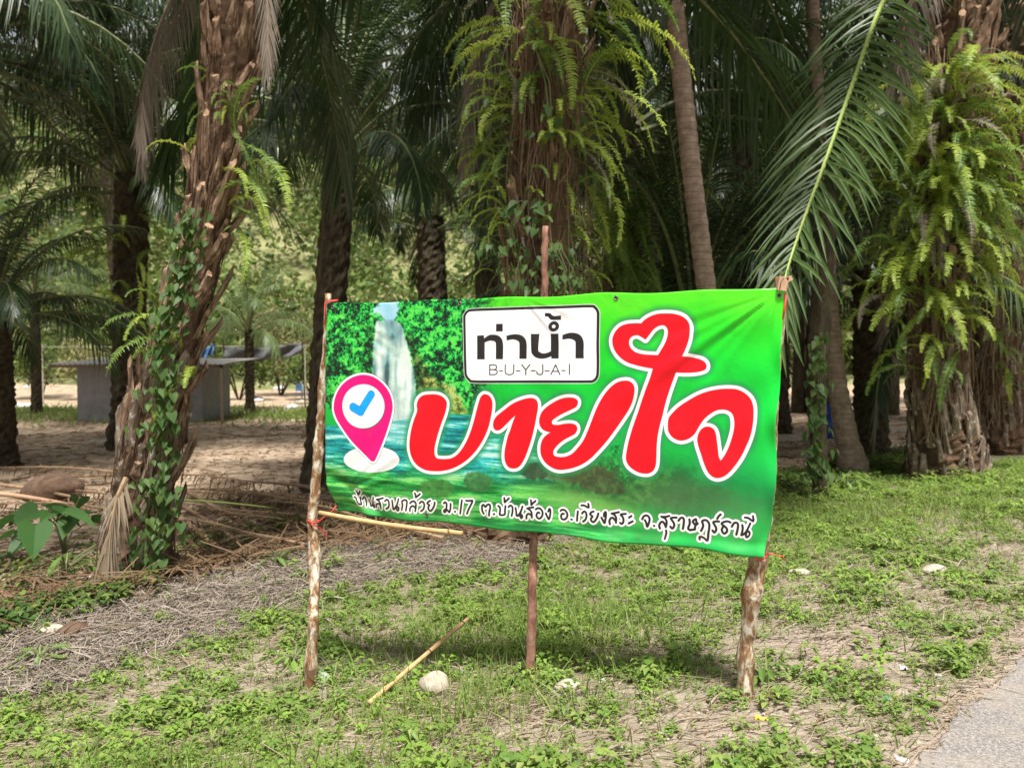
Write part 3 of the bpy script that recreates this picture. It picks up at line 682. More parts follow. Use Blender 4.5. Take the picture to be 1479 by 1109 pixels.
for j in range(nv + 1):
    for i in range(nu + 1):
        u, v = i / nu, j / nv
        p = patch(u, v) + bn * folds(u, v)
        wl_ = (1 - ss(0, .16, u)) * ss(.84, 1, v)
        p += bx * (.060 * wl_) - bn * (.05 * wl_)
        p += bx * (-.035 * ss(.93, 1, u) * ss(.86, 1, v)) - bx * (.012 * ss(.95, 1, u) * math.sin(v * 9) ** 2 * ss(.1, .5, v))
        p.z += .004 * math.sin(u * 31) * (1 - ss(0, .04, v)) - .006 * math.sin(math.pi * ((u * 3.0) % 1)) * (1 - ss(0, .05, v))
        p.z += .006 * math.sin(u * 24) * ss(.95, 1, v)
        V.append(p); UVs.append((u, 1 - v))
Fb = [(j * (nu + 1) + i, (j + 1) * (nu + 1) + i, (j + 1) * (nu + 1) + i + 1, j * (nu + 1) + i + 1) for j in range(nv) for i in range(nu)]
sign = empty('banner_sign', (0, 0, 0), 'green printed vinyl banner with big red Thai lettering, tied to three rough poles', 'banner')
root_p = G(766, 985); sign.location = root_p
inv_s = -root_p
me = bpy.data.meshes.new('banner'); me.from_pydata([v + inv_s for v in V], [], Fb)
uvl = me.uv_layers.new(name='UVMap')
li = np.zeros(len(me.loops), np.int32); me.loops.foreach_get('vertex_index', li)
uvl.data.foreach_set('uv', np.array(UVs, np.float32)[li].ravel())
me.polygons.foreach_set('use_smooth', [True] * len(Fb))
me.materials.append(M['vinyl']); me.materials.append(M['vinyl_back'])
banner = put('banner', me, sign)
so = banner.modifiers.new('thickness', 'SOLIDIFY'); so.thickness = .0012; so.offset = -1; so.material_offset = 1; so.material_offset_rim = 1
def on_banner(u, v, off=0): return patch(u, v) + bn * (folds(u, v) + off) + inv_s

def pole(pts, mat, name='pole', n=10, label=None, knobs=(), jit=.16, seed=1):
    rr = random.Random(seed); path = []; rad = []
    for i in range(len(pts) - 1):
        (a, ra), (b_, rb) = pts[i], pts[i + 1]; k = max(2, int((b_ - a).length / .035))
        for j in range(k):
            t = j / k; path.append(a.lerp(b_, t) + Vector((rr.gauss(0, .002), rr.gauss(0, .002), 0))); rad.append(ra + (rb - ra) * t)
    path.append(pts[-1][0]); rad.append(pts[-1][1])
    for q, (kt, ka) in enumerate(knobs):
        for i in range(len(path)):
            rad[i] *= 1 + ka * math.exp(-((i / len(path) - kt) / .02) ** 2)
    mb = MB(); mb.tube([p + inv_s for p in path], rad, n, jit=jit, rr=rr)
    o = mb.obj(name, M[mat], sign, True)
    if label: o['label'] = label
    return o
gl, gm, gr_ = G(447, 995), G(766, 985), G(1075, 1008)
down = Vector((0, 0, -.15))
pl = lambda x, y, Y=4.44: P(x, y, Y)
pole([(gl + down, .036), (gl, .034), (pl(453, 900, gl.y + .02), .030), (pl(455, 800, 4.40), .032), (pl(450, 752, 4.42), .030), (pl(456, 700, 4.44), .030), (pl(461, 640, 4.45), .027), (pl(466, 560, 4.45), .026), (pl(472, 500, 4.45), .024), (pl(474, 424, 4.45), .018)],
     'sapling', label='crooked white-blotched sapling pole at the left edge of the banner', knobs=((.38, .35), (.12, .25), (.62, .2)), seed=3)
mY = 4.02
pole([(gm + down, .026), (gm, .0255), (pl(769, 840, gm.y + .02), .023), (pl(771, 770, mY), .022), (pl(780, 560, mY + .02), .022), (pl(786, 420, mY), .019), (pl(788, 327, mY), .016)],
     'redpole', label='reddish straight pole rising above the middle of the banner', seed=5)
pole([(gr_ + down, .040), (gr_, .038), (pl(1079, 930, gr_.y + .01), .034), (pl(1086, 860, 3.46), .040), (pl(1095, 808, 3.49), .044), (pl(1110, 700, 3.50), .034), (pl(1116, 560, 3.50), .030), (pl(1129, 400, 3.47), .026)],
     'sapling', label='thick knobbly pole at the right edge of the banner', knobs=((.06, .2), (.16, .3), (.3, .22)), seed=9)
# cut and splintered head of the right pole
mb = MB(); hp = pl(1131, 404, 3.425) + inv_s
mb.box((-.022, -.012, -.05), (.020, .012, .012), 0, Matrix.Translation(hp) @ Matrix.Rotation(.15, 4, 'Y'))
mb.box((.012, -.012, -.02), (.036, .010, .000), 0, Matrix.Translation(hp) @ Matrix.Rotation(-.5, 4, 'Y'))
mb.obj('cut_pole_head', M['cutwood'], sign)
mb = MB()
r0, r1 = P(461, 740, 4.33), P(668, 770, 3.98)
path = [r0.lerp(r1, t) + Vector((0, 0, -.012 * math.sin(t * 3.1))) + inv_s for t in np.linspace(0, 1, 22)]
mb.tube(path, [.0125 + (.003 if i % 7 == 5 else 0) for i in range(22)], 10)
mb.obj('bamboo_rail', M['bamboo'], sign, True)
gm_ = MB(); gm_.tube([Vector((.009 * math.cos(a), 0, .009 * math.sin(a))) for a in np.linspace(0, 2 * math.pi, 15)], .0028, 6, caps=False)
gm_.tube([Vector((0, .001, 0)), Vector((0, -.0012, 0))], .0075, 10, 1)
gme = gm_.mesh('grommet', [M['grommet_metal'], M['black_plastic']], True)
for u, v in ((.346, .022), (.690, .020), (.992, .030), (.018, .02), (.275, .968)):
    o = put('grommet', gme, banner, on_banner(u, v, .002)); o.rotation_euler = (0, 0, math.atan2(bx.y, bx.x))
def wire(name, pts, r, mat, label=None):
    mb = MB(); mb.tube([p + inv_s for p in pts], r, 6); o = mb.obj(name, M[mat], sign, True)
    if label: o['label'] = label
    return o
wire('tie_wire', [P(783, 436, 3.93), P(784, 425, 3.98), P(790, 418, 4.04)], .0022, 'wire')
wire('tie_wire', [P(648, 750, 4.03), P(646, 758, 4.0), P(649, 768, 3.98), P(644, 772, 4.03)], .0022, 'wire')
wire('tie_wire', [P(1126, 418, 3.37), P(1128, 408, 3.385), P(1132, 402, 3.39)], .0022, 'wire')
wire('tie_string', [P(443, 751, 4.40), P(452, 755, 4.37), P(461, 753, 4.38), P(470, 745, 4.36), P(480, 738, 4.34), P(486, 730, 4.36)], .0042, 'red_string', 'red string tying the bamboo rail to the left pole')
wire('tie_string', [P(460, 752, 4.41), P(453, 748, 4.46), P(444, 751, 4.41), P(451, 758, 4.37), P(462, 762, 4.40), P(470, 772, 4.40), P(474, 776, 4.41)], .0042, 'red_string')
wire('tie_string', [P(470, 470, 4.36), P(470, 437, 4.36), P(479, 435, 4.37), P(488, 434, 4.37)], .006, 'red_string', 'red string at the top left corner of the banner')
wire('tie_string', [P(1086, 800, 3.43), P(1092, 806, 3.40), P(1101, 807, 3.40), P(1107, 803, 3.43)], .006, 'red_string')
wire('tie_string', [P(1106, 800, 3.45), P(1112, 799, 3.44), P(1121, 801, 3.44), P(1130, 803, 3.44), P(1133, 808, 3.44)], .0028, 'red_string', 'loose red string end beside the right pole')
wire('tie_string', [P(1135, 425, 3.44), P(1134, 440, 3.425), P(1131, 460, 3.42)], .005, 'red_string')

# ------------------------------------------------------------------ palm fronds
def leaflet(mb, p, d, up, L, w, sag, segs=3, m=0, vfold=False, curl=0):
    """one drooping blade from p along d"""
    side = d.cross(up)
    side = side.normalized() if side.length > 1e-5 else d.orthogonal().normalized()
    V = []; Fs = []
    for i in range(segs + 1):
        t = i / segs
        c = p + d * (L * t) + Vector((0, 0, -sag * L * t ** 2.2)) + side * (curl * t * t)
        ww = w * (.55, .8, 1)[min(i, 2)] if i < 2 else w * (1 - t) ** .6 * 1.25
        if i == segs:
            V.append(c); continue
        if vfold: V += [c - side * ww / 2 + up * ww * .28, c, c + side * ww / 2 + up * ww * .28]
        else: V += [c - side * ww / 2, c + side * ww / 2]
    k = 3 if vfold else 2
    for i in range(segs - 1):
        a = i * k
        for j in range(k - 1): Fs.append((a + j, a + j + 1, a + j + 1 + k, a + j + k))
    a = (segs - 1) * k; tip = len(V) - 1
    for j in range(k - 1): Fs.append((a + j, a + j + 1, tip))
    mb.add(V, Fs, m)

def frond_on(mb, path, r0, n, Lmax, seed, bare=.16, wid=.04, sag=.5, segs=3, vfold=False, splay=.45, gap=0.0, droopy=0, mr=1, ml=0, fwd=(62, 25)):
    """rib along path, leaflets both sides; gravity pulls them down"""
    rr = random.Random(seed); path = [Vector(p) for p in path]
    seg = [(path[i + 1] - path[i]).length for i in range(len(path) - 1)]; tot = sum(seg)
    def at(s):
        q = s * tot
        for i, l in enumerate(seg):
            if q <= l or i == len(seg) - 1:
                f = min(1, q / l); return path[i].lerp(path[i + 1], f), (path[i + 1] - path[i]).normalized()
            q -= l
    mb.tube(path, [r0 * (1 - .9 * (i / (len(path) - 1)) ** .8) + .002 for i in range(len(path))], 5, mr)
    for i in range(n):
        s = bare + (1 - bare) * (i + rr.random() * .5) / n
        p, t = at(min(.999, s))
        up = Vector((0, 0, 1)); sd = t.cross(up)
        sd = sd.normalized() if sd.length > .15 else t.orthogonal().normalized()
        nrm = sd.cross(t).normalized()
        if nrm.z < 0: nrm = -nrm
        q = (s - bare) / (1 - bare)
        L = Lmax * (.35 + .65 * math.sin(min(1, q * 1.6 + .12) * math.pi / 2)) * (1 - .62 * max(0, (q - .55) / .45) ** 1.3)
        ang = math.radians(fwd[0] + (fwd[1] - fwd[0]) * q)
        for sg in (-1, 1):
            if rr.random() < gap: continue
            a = ang + rr.gauss(0, .15 if vfold else .08); tilt = rr.choice((-1, 1, 0.2)) * splay * rr.random() + .1
            d = t * math.cos(a) + (sd * sg) * (math.sin(a) * math.cos(tilt)) + nrm * (math.sin(a) * math.sin(tilt))
            if droopy: d = d.lerp(Vector((0, 0, -1)), droopy * (.7 + .3 * rr.random()))
            d.normalize()
            leaflet(mb, p, d, nrm, L * rr.uniform(.85, 1.1), wid * rr.uniform(.8, 1.15), sag * rr.uniform(.6, 1.3), segs, ml, vfold, rr.gauss(0, .03))

def arc_path(el0, drop, L=1.0, n=10, side=0):
    p = Vector((0, 0, 0)); out = [p.copy()]
    for i in range(n):
        s = (i + .5) / n; a = math.radians(el0 - drop * s ** 1.35)
        p = p + Vector((math.cos(a), side * s, math.sin(a))).normalized() * (L / n); out.append(p.copy())
    return out

FR = {}
def frond_set(key, mats, n, wid, L=5.0, ll=.92, r0=.045, **kw):
    FR[key] = []
    for c, (e, dr) in enumerate([(82, 55), (68, 75), (52, 88), (35, 92), (16, 80), (-8, 62)]):
        row = []
        for q in range(2):
            mb = MB(); frond_on(mb, arc_path(e, dr, L, 10, R.uniform(-.15, .15)), r0, n, ll, R.random(), wid=wid, sag=.62 + .08 * c, **kw)
            row.append(mb.mesh('frond', [M[mats], M['rachis']]))
        FR[key].append(row)
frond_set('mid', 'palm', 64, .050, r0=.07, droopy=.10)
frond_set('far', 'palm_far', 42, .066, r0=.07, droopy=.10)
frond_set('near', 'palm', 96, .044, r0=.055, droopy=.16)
DEAD = []
for q in range(4):
    mb = MB(); frond_on(mb, arc_path(-25 - 15 * q, 62 - 12 * q, 4.2, 10, R.uniform(-.1, .1)), .03, 100, .9, q + 50, wid=.024, sag=.3, droopy=.70, splay=.3, gap=.06)
    DEAD.append(mb.mesh('dead_frond', [M['palm_dead'], M['rachis_dead']]))

def crown(root, z, n, scale, key, seed, dead=0, tilt=(0, 0), r=.22, skip=None, emin=0, emax=6):
    rr = random.Random(seed)
    for i in range(n):
        a = i * 2.39996 + rr.uniform(-.2, .2); c = min(5, int(emin + (emax - emin) * (i / n) ** .9 + rr.uniform(-.3, .3)))
        c = max(0, c)
        if skip and skip(a % (2 * math.pi), c): continue
        me_ = FR[key][c][rr.randrange(2)]; k = r * (.35 + .13 * c)
        put('frond', me_, root, (math.cos(a) * k + tilt[0], math.sin(a) * k + tilt[1], z + .35 - .12 * c), (rr.uniform(-.12, .12), rr.uniform(-.08, .08), a), scale * rr.uniform(.85, 1.1))
    for i in range(dead):
        a = rr.uniform(0, 6.28)
        put('dead_frond', DEAD[rr.randrange(4)], root, (math.cos(a) * r * 1.1 + tilt[0], math.sin(a) * r * 1.1 + tilt[1], z - .2), (0, 0, a), scale * rr.uniform(.6, .8))

# a cut leaf base as it stays on the trunk (grows along +Z, leans out along +X)
def boot_mesh(seed, name='leaf_base', mat='boot'):
    rr = random.Random(seed); L = .40 + .08 * rr.random(); V = []; n = 9; w_ = rr.uniform(.8, 1.1)
    prof = [(-.06, .10 * w_, .015, -.02), (.06, .105 * w_, .035, .015), (.16, .085 * w_, .042, .035), (.26, .062 * w_, .040, .052), (L - .05, .05 * w_, .032, .070), (L, .047 * w_, .026, .076)]
    for z, hw, th, x in prof:
        for k in range(n):
            a = 2 * math.pi * k / n + .3
            rg = 1 + .22 * math.cos(a * 4 + seed); V.append(Vector((x + th * rg * math.cos(a) * (1.1 if math.cos(a) > 0 else .5), hw * math.sin(a) * (1 + .1 * math.cos(3 * a)), z - (.045 * math.cos(a) - rr.uniform(0, .04) if z == L else 0))) + Vector((rr.gauss(0, .005), rr.gauss(0, .007), rr.gauss(0, .006))))
    Fs = []
    for i in range(len(prof) - 1):
        for k in range(n): Fs.append((i * n + k, i * n + (k + 1) % n, (i + 1) * n + (k + 1) % n, (i + 1) * n + k))
    Fs.append(tuple(range((len(prof) - 1) * n, len(prof) * n)))
    mb = MB(); mb.add(V, Fs); mb.M[-1] = 1
    return mb.mesh(name, [M[mat], M['boot_cut'] if mat == 'boot' else M[mat]])
BOOT = [boot_mesh(i) for i in range(7)]
BOOTP = [boot_mesh(i + 9, mat='boot_pale') for i in range(3)]

def rough_trunk(path, radii, n, seed, amp=.10, name='trunk', mat='bark', parent=None, base=Vector((0, 0, 0)), step=.05):
    """gnarled column along path with ridges and hollows"""
    rr = random.Random(seed); ph = [rr.uniform(0, 6.28) for _ in range(8)]
    P2 = []; R2 = []
    for i in range(len(path) - 1):
        a, b_ = Vector(path[i]), Vector(path[i + 1]); k = max(2, int((b_ - a).length / step))
        for j in range(k): t = j / k; tt = t; P2.append(a.lerp(b_, tt)); R2.append(radii[i] + (radii[i + 1] - radii[i]) * t)
    P2.append(Vector(path[-1])); R2.append(radii[-1])
    V = []; Fs = []
    for i, (p, r) in enumerate(zip(P2, R2)):
        z = p.z
        for k in range(n):
            a = 2 * math.pi * k / n
            f = math.sin(5 * a + z * 3.3 + ph[0]) * math.sin(z * 7.5 + 2 * a + ph[1]) + .6 * math.sin(9 * a - z * 5 + ph[2]) + .5 * math.sin(3 * a + z * 2 + ph[3]) + .4 * math.sin(13 * a + z * 9 + ph[4])
            q = r * (1 + amp * f * .6 + amp * .35 * rr.gauss(0, 1))
            V.append(p - base + Vector((math.cos(a) * q, math.sin(a) * q, 0)))
    for i in range(len(P2) - 1):
        for k in range(n):
            a = i * n + k; b_ = i * n + (k + 1) % n; Fs.append((a, b_, b_ + n, a + n))
    Fs.append(tuple(range((len(P2) - 1) * n, len(P2) * n)))
    mb = MB(); mb.add(V, Fs); o = mb.obj(name, M[mat], parent)
    def at(t):
        q = t * (len(P2) - 1); i = min(len(P2) - 2, int(q)); f = q - i
        return P2[i].lerp(P2[i + 1], f) - base, R2[i] + (R2[i + 1] - R2[i]) * f, (P2[i + 1] - P2[i]).normalized()
    return o, at

def boots(root, at, n, seed, meshes, sc=1.0, t0=.05, t1=1.0, front=True, out=(10, 30), sink=.03, keep=1.0):
    rr = random.Random(seed)
    for i in range(n):
        t = t0 + (t1 - t0) * (i + .5) / n; a = i * 2.39996 + rr.gauss(0, .12)
        p, r, d = at(t)
        if front and math.sin(a) > .45: continue       # the far side shows nothing
        if rr.random() > keep: continue
        q = Vector((p.x + math.cos(a) * (r - sink), p.y + math.sin(a) * (r - sink), p.z))
        lean = math.atan2(d.x, d.z)
        e = Matrix.Rotation(lean, 3, 'Y') @ Matrix.Rotation(a, 3, 'Z') @ Matrix.Rotation(math.radians(rr.uniform(*out)) - .25, 3, 'Y') @ Matrix.Rotation(rr.gauss(0, .12), 3, 'X')
        o = put('leaf_base', meshes[rr.randrange(len(meshes))], root, q, e.to_euler(), (sc * rr.uniform(.7, 1.5), sc * rr.uniform(.6, 1.15), sc * rr.uniform(.6, 1.7)))

# shared trunk meshes for the palms further back: column with its leaf bases in relief
def std_trunk(seed, h=6.0, r=.30, n=26):
    mb = MB(); rr = random.Random(seed)
    path = [(0, 0, -.3)] + [(0, 0, z) for z in np.arange(0, h + .01, .5)]
    V = []; Fs = []; zs_ = np.arange(-.3, h + .3, .11)
    for i, z in enumerate(zs_):
        for k in range(n):
            a = 2 * math.pi * k / n
            sp = (a * 8 / (2 * math.pi) + z * 3.2); sp2 = (a * 5 / (2 * math.pi) - z * 3.2)
            rel = (sp % 1) * .5 + (sp2 % 1) * .5
            q = (r * (1.25 - .25 * min(1, max(0, z) / .8)) * (1 + .28 * (rel - .5) + .07 * rr.gauss(0, 1)))
            V.append((math.cos(a) * q, math.sin(a) * q, z))
    for i in range(len(zs_) - 1):
        for k in range(n):
            a = i * n + k; b_ = i * n + (k + 1) % n; Fs.append((a, b_, b_ + n, a + n))
    mb.add(V, Fs); return mb.mesh('trunk', M['bark_dark'])
TR = [std_trunk(i) for i in range(3)]

# ------------------------------------------------------------------ ferns
FE = []
def fern_mesh(seed, L, el0, drop, n=36, pl_=.095, mat='fern', side=0.2):
    rr = random.Random(seed); mb = MB(); path = arc_path(el0, drop, L, 12, rr.uniform(-side, side))
    mb.tube(path, [.0045 * (1 - .7 * i / 12) for i in range(13)], 4, 1)
    for i in range(n):
        s = .06 + .94 * i / n; q = s * 12; k = min(11, int(q)); p = path[k].lerp(path[k + 1], q - k); t = (path[k + 1] - path[k]).normalized()
        sd = t.cross(Vector((0, 0, 1))); sd = sd.normalized() if sd.length > .2 else Vector((0, 1, 0))
        nrm = sd.cross(t).normalized(); l = pl_ * (math.sin(min(1, s * 3.2) * math.pi / 2)) * (1 - .72 * max(0, (s - .45) / .55) ** 1.4)
        for sg in (-1, 1):
            d = (sd * sg * math.cos(.35) + t * math.sin(.35) + nrm * rr.gauss(.05, .22)).normalized()
            w = t * (L / n * .36); e = p + d * l * rr.uniform(.85, 1.1) + Vector((0, 0, -.12 * l))
            mid = p + d * l * .55 + nrm * l * .10
            mb.add([p - w * .9, p + w * .9, mid + w * .95, mid - w * .95, e], [(0, 1, 2, 3), (3, 2, 4)], 0)
    return mb.mesh('fern_frond', [M[mat], M['rachis_y']])
for q, (e, dr) in enumerate([(55, 120), (35, 115), (15, 98), (-20, 66), (-45, 42), (70, 150)]):
    FE.append((fern_mesh(q, 1.0, e, dr), fern_mesh(q + 20, 1.0, e, dr, mat='fern_dark'), fern_mesh(q + 40, 1.0, e - 8, dr, 32, .085), fern_mesh(q + 60, 1.0, e - 12, dr, 30, .075, mat='palm_dead')))

FERN_N = [0]
def fern(loc, n, size, label, seed, az=(-2.6, -.5), dark=False, types=(0, 1, 2, 3, 5), spread=(.10, .12), group='ferns growing on the palm trunks', name='epiphytic_fern'):
    """a clump; az = range of directions it faces (−pi/2 looks at the camera)"""
    rr = random.Random(seed); root = empty(name, loc, label, 'fern', group)
    if az[0] > -2: types = tuple(types) + (3, 4, 4)
    for i in range(n):
        a = rr.uniform(*az); ty = types[rr.randrange(len(types))]; v = FE[ty]
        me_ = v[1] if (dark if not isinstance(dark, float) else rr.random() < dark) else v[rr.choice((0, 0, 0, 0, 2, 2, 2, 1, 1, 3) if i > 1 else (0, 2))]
        put('frond', me_, root, (rr.gauss(0, spread[0]), rr.gauss(0, .04), rr.gauss(0, spread[1])), (rr.gauss(0, .15), rr.gauss(0, .15), a), size * rr.uniform(.65, 1.2))
    return root

# ------------------------------------------------------------------ the near palms
# A: leaning palm on the left with reddish trunk and a climbing vine
def near_palm(name, label, pts, Y, radii, seed, mat='bark', amp=.1, extra=0):
    P3 = [P(x, y, Y) for x, y in pts]; b0 = P3[0].copy(); b0.z = hz(b0.x, b0.y)
    root = empty(name, b0, label, 'palm tree', 'oil palms of the plantation')
    o, at = rough_trunk([b0 + Vector((0, 0, -.3))] + P3, [radii[0] * 1.1] + radii, 34, seed, amp, 'trunk', mat, root, b0)
    return root, at, b0, P3[-1] - b0
def front_skip(a, c): return c >= 1 and 3.75 < a < 5.7     # leaves out camera-side fronds so sun reaches the trunk ferns
A, atA, bA, tA = near_palm('oil_palm', 'leaning reddish-brown oil palm left of the banner, climbed by a heart-leaved vine', [(196, 830), (208, 720), (225, 600), (262, 470), (300, 330), (318, 200), (338, 60), (352, -60), (362, -150)], 7.0, [.30, .26, .21, .185, .18, .19, .23, .25, .25], 3)
boots(A, atA, 190, 5, BOOT, .72, .20, .99, out=(8, 26), keep=.8)
boots(A, atA, 60, 6, BOOTP, .75, .02, .36, out=(6, 22))
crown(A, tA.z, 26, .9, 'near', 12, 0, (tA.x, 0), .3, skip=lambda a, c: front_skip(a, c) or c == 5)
for a, s, q in ((2.75, .55, 1), (3.3, .5, 2), (5.3, .36, 3)):
    put('dead_frond', DEAD[q], A, (tA.x + math.cos(a) * .3, math.sin(a) * .3, tA.z - .3), (0, 0, a), s)
B, atB, bB, tB = near_palm('oil_palm', 'fern-hung oil palm right behind the middle of the banner with matted hanging roots', [(742, 782), (752, 650), (768, 500), (778, 350), (786, 200), (790, 60), (792, -60), (795, -190)], 8.0, [.42, .36, .31, .30, .31, .33, .34, .34], 8, 'bark', .12)
boots(B, atB, 90, 15, BOOT, .9, .05, .98, out=(6, 34), keep=.7)
crown(B, tB.z, 20, 1.0, 'near', 22, 1, (tB.x, 0), .35, skip=front_skip)
for q_, (r_, b__, a__, n_) in enumerate([(A, bA, atA, 420)]):
    rr = random.Random(9); mb = MB()
    for i in range(n_):
        t_ = rr.random(); p_, r0_, d_ = a__(t_); p2, r2, _d = a__(min(1, t_ + rr.uniform(.03, .10))); an = rr.uniform(-3.3, .2)
        f_ = rr.uniform(.98, 1.22); q2 = an + rr.gauss(0, .12)
        mb.tube([p_ + Vector((math.cos(an), math.sin(an), 0)) * r0_ * f_, (p_ + p2) / 2 + Vector((math.cos((an + q2) / 2), math.sin((an + q2) / 2), 0)) * r0_ * (f_ + .05), p2 + Vector((math.cos(q2), math.sin(q2), 0)) * r2 * f_], .0045, 3, caps=False)
    tag(mb.obj('bark_fibres', M['fibre'], r_), kind='stuff')
Cc, atC, bC, tC = near_palm('oil_palm', 'big oil palm on the right, sleeved in bright ferns above a whitish swollen foot', [(1366, 676), (1362, 630), (1352, 560), (1352, 440), (1362, 300), (1378, 150), (1392, 30), (1400, -70)], 12.0, [.56, .50, .40, .38, .38, .40, .42, .42], 18, 'bark', .1)
boots(Cc, atC, 150, 25, BOOTP, .82, .02, .34, out=(2, 14), sink=.04)
boots(Cc, atC, 110, 26, BOOT, 1.2, .32, .99, out=(8, 34))
crown(Cc, tC.z, 24, 1.1, 'near', 33, 1, (tC.x, 0), .4, skip=front_skip)
D, atD, bD, tD = near_palm('oil_palm', 'oil palm at the right picture edge, behind the ferny one, foot covered in white flakes', [(1448, 640), (1444, 600), (1440, 500), (1448, 350), (1458, 200), (1466, 60), (1472, -20)], 15.5, [.62, .52, .42, .40, .40, .42, .42], 28, 'bark', .1)
boots(D, atD, 120, 35, BOOTP, .9, .02, .38, out=(2, 14), sink=.04)
boots(D, atD, 60, 36, BOOT, 1.2, .36, .99, out=(8, 30))
crown(D, tD.z, 22, 1.1, 'mid', 43, 0, (tD.x, 0), .4, skip=front_skip)

# the long arching frond beside the banner belongs to the ferny palm on the right
def wpath(pts):
    Q = [P(*p) for p in pts]; out = []
    for i in range(len(Q) - 1):
        for j in range(4):
            t = j / 4; a = Q[i - 1] if i else Q[i] * 2 - Q[i + 1]; d_ = Q[i + 2] if i < len(Q) - 2 else Q[i + 1] * 2 - Q[i]
            out.append(.5 * ((2 * Q[i]) + (Q[i + 1] - a) * t + (2 * a - 5 * Q[i] + 4 * Q[i + 1] - d_) * t * t + (3 * Q[i] - a - 3 * Q[i + 1] + d_) * t ** 3))
    out.append(Q[-1]); return out
mb = MB()
hp = [p - bC for p in wpath([(1398, -95, 11.6), (1350, -90, 10.6), (1308, -48, 9.6), (1272, 10, 8.9), (1232, 120, 8.2), (1195, 225, 7.6), (1160, 320, 7.1), (1134, 402, 6.7), (1124, 470, 6.5)])]
frond_on(mb, hp, .045, 96, 1.02, 5, bare=.22, wid=.046, sag=.38, segs=5, vfold=True, splay=.25, mr=1, fwd=(62, 30))
o = mb.obj('frond', [M['palm_near'], M['rachis_y']], Cc); o['label'] = 'long arching frond with a yellow-green rib, hanging down to the right pole'

# ferns: (px, py, depth, count, size, facing, label)
def trunk_ferns(Y, rows, seed, tone=.25, ctr=((60, 200, 350, 500), (790, 786, 778, 768)), lim=46):
    for i, (px, py, n, size, az, lab) in enumerate(rows):
        cx_ = float(np.interp(py, ctr[0], ctr[1])); px = cx_ + max(-lim, min(lim, px - cx_))     # rooted on the trunk itself
        p = P(px, py, Y + .12 * abs(px - cx_) / lim)
        fern(p, int(n * 1.5), size * (.86 if az is not C_ else .92), lab, seed + i, az, dark=tone)
L_, R_, C_ = (-3.6, -2.2), (-1.1, .5), (-2.4, -.7)
trunk_ferns(7.6, [
    (722, 20, 6, .95, L_, 'fern hanging highest on the left side of the central trunk'),
    (800, 10, 8, 1.15, C_, 'long yellow-green fern hanging from the top middle of the central trunk'),
    (836, 0, 9, 1.35, R_, 'longest fern streamers at the top right of the central trunk'),
    (852, 110, 8, 1.15, R_, 'fern on the right of the central trunk just below the top streamers'),
    (800, 100, 5, .75, C_, 'small fern in the middle of the central trunk, upper part'),
    (735, 165, 10, .85, L_, 'broad fern arching left from the central trunk, upper left'),
    (720, 225, 7, .7, L_, 'fern arching left below the broad one on the central trunk'),
    (705, 280, 7, .75, L_, 'drooping fern on the left edge of the central trunk above the banner plaque'),
    (690, 330, 6, .65, L_, 'lowest fern on the left side of the central trunk'),
    (838, 205, 7, .95, R_, 'fern trailing halfway down the right side of the central trunk'),
    (840, 260, 5, .9, R_, 'thin fern sprays right of the reddish pole top'),
    (770, 60, 5, .6, C_, 'short fern high on the face of the central trunk'), (790, 200, 6, .6, C_, 'fern in the middle of the face of the central trunk'), (750, 120, 6, .6, L_, 'tufted fern just left of the centre line of the central trunk'), (812, 150, 7, .8, R_, 'fern between the right streamers and the face of the central trunk'), (730, 380, 6, .5, L_, 'fern at the lower left of the central trunk touching the banner'), (820, 390, 5, .5, R_, 'fern at the lower right of the central trunk touching the banner'),
    (806, 335, 5, .55, R_, 'small bright fern beside the tip of the reddish pole'),
    (756, 285, 4, .45, C_, 'tiny fern on the face of the central trunk'),
    (766, 340, 5, .42, C_, 'little fern tuft low on the central trunk, above the banner edge')], 100)
trunk_ferns(6.8, [
    (318, 95, 3, .55, L_, 'small fern high on the left side of the leaning trunk'),
    (350, 150, 3, .38, R_, 'small fern on the upper right of the leaning trunk'),
    (305, 170, 3, .55, L_, 'fern poking left from the middle of the leaning trunk'),
    (322, 160, 4, .42, C_, 'tiny bright fern on the face of the leaning trunk'),
    (342, 225, 4, .85, (-.9, -.4), 'long fern hanging free at the right side of the leaning trunk'),
    (340, 290, 4, .75, (-.9, -.4), 'lower fern curtain right of the leaning trunk'),
    (246, 470, 5, .65, C_, 'fern on the vine-covered lower part of the leaning trunk'),
    (262, 525, 5, .75, C_, 'bright fern hanging beside the vine low on the leaning trunk')], 200, .5, ((60, 200, 330, 470, 600), (338, 318, 300, 262, 225)), 30)
rr_ = random.Random(77); k = 0
names = ['top', 'upper', 'high', 'upper middle', 'middle', 'mid-height', 'lower middle', 'low', 'lower', 'lowest']
for row, py in enumerate([125, 165, 205, 250, 295, 340, 385, 430, 480, 520]):
    w = [38, 58, 72, 84, 88, 86, 78, 62, 40, 22][row]
    for col, (dx, az, side) in enumerate([(-w * .55, L_, 'left'), (0, C_, 'front'), (w * .62, R_, 'right')]):
        if row > 7 and col == 2: continue
        n = [8, 12, 14, 15, 16, 15, 13, 10, 6, 4][row]
        fern(P(1362 - row * 1 + dx * .55 + rr_.gauss(0, 6), py + rr_.gauss(0, 8), 11.45), n, rr_.uniform(1.05, 1.4) * (1 if row < 7 else .8), '%s fern at the %s of the fern sleeve round the right-hand palm' % (names[row], side), 300 + k, az, dark=.12, spread=(.2, .18)); k += 1
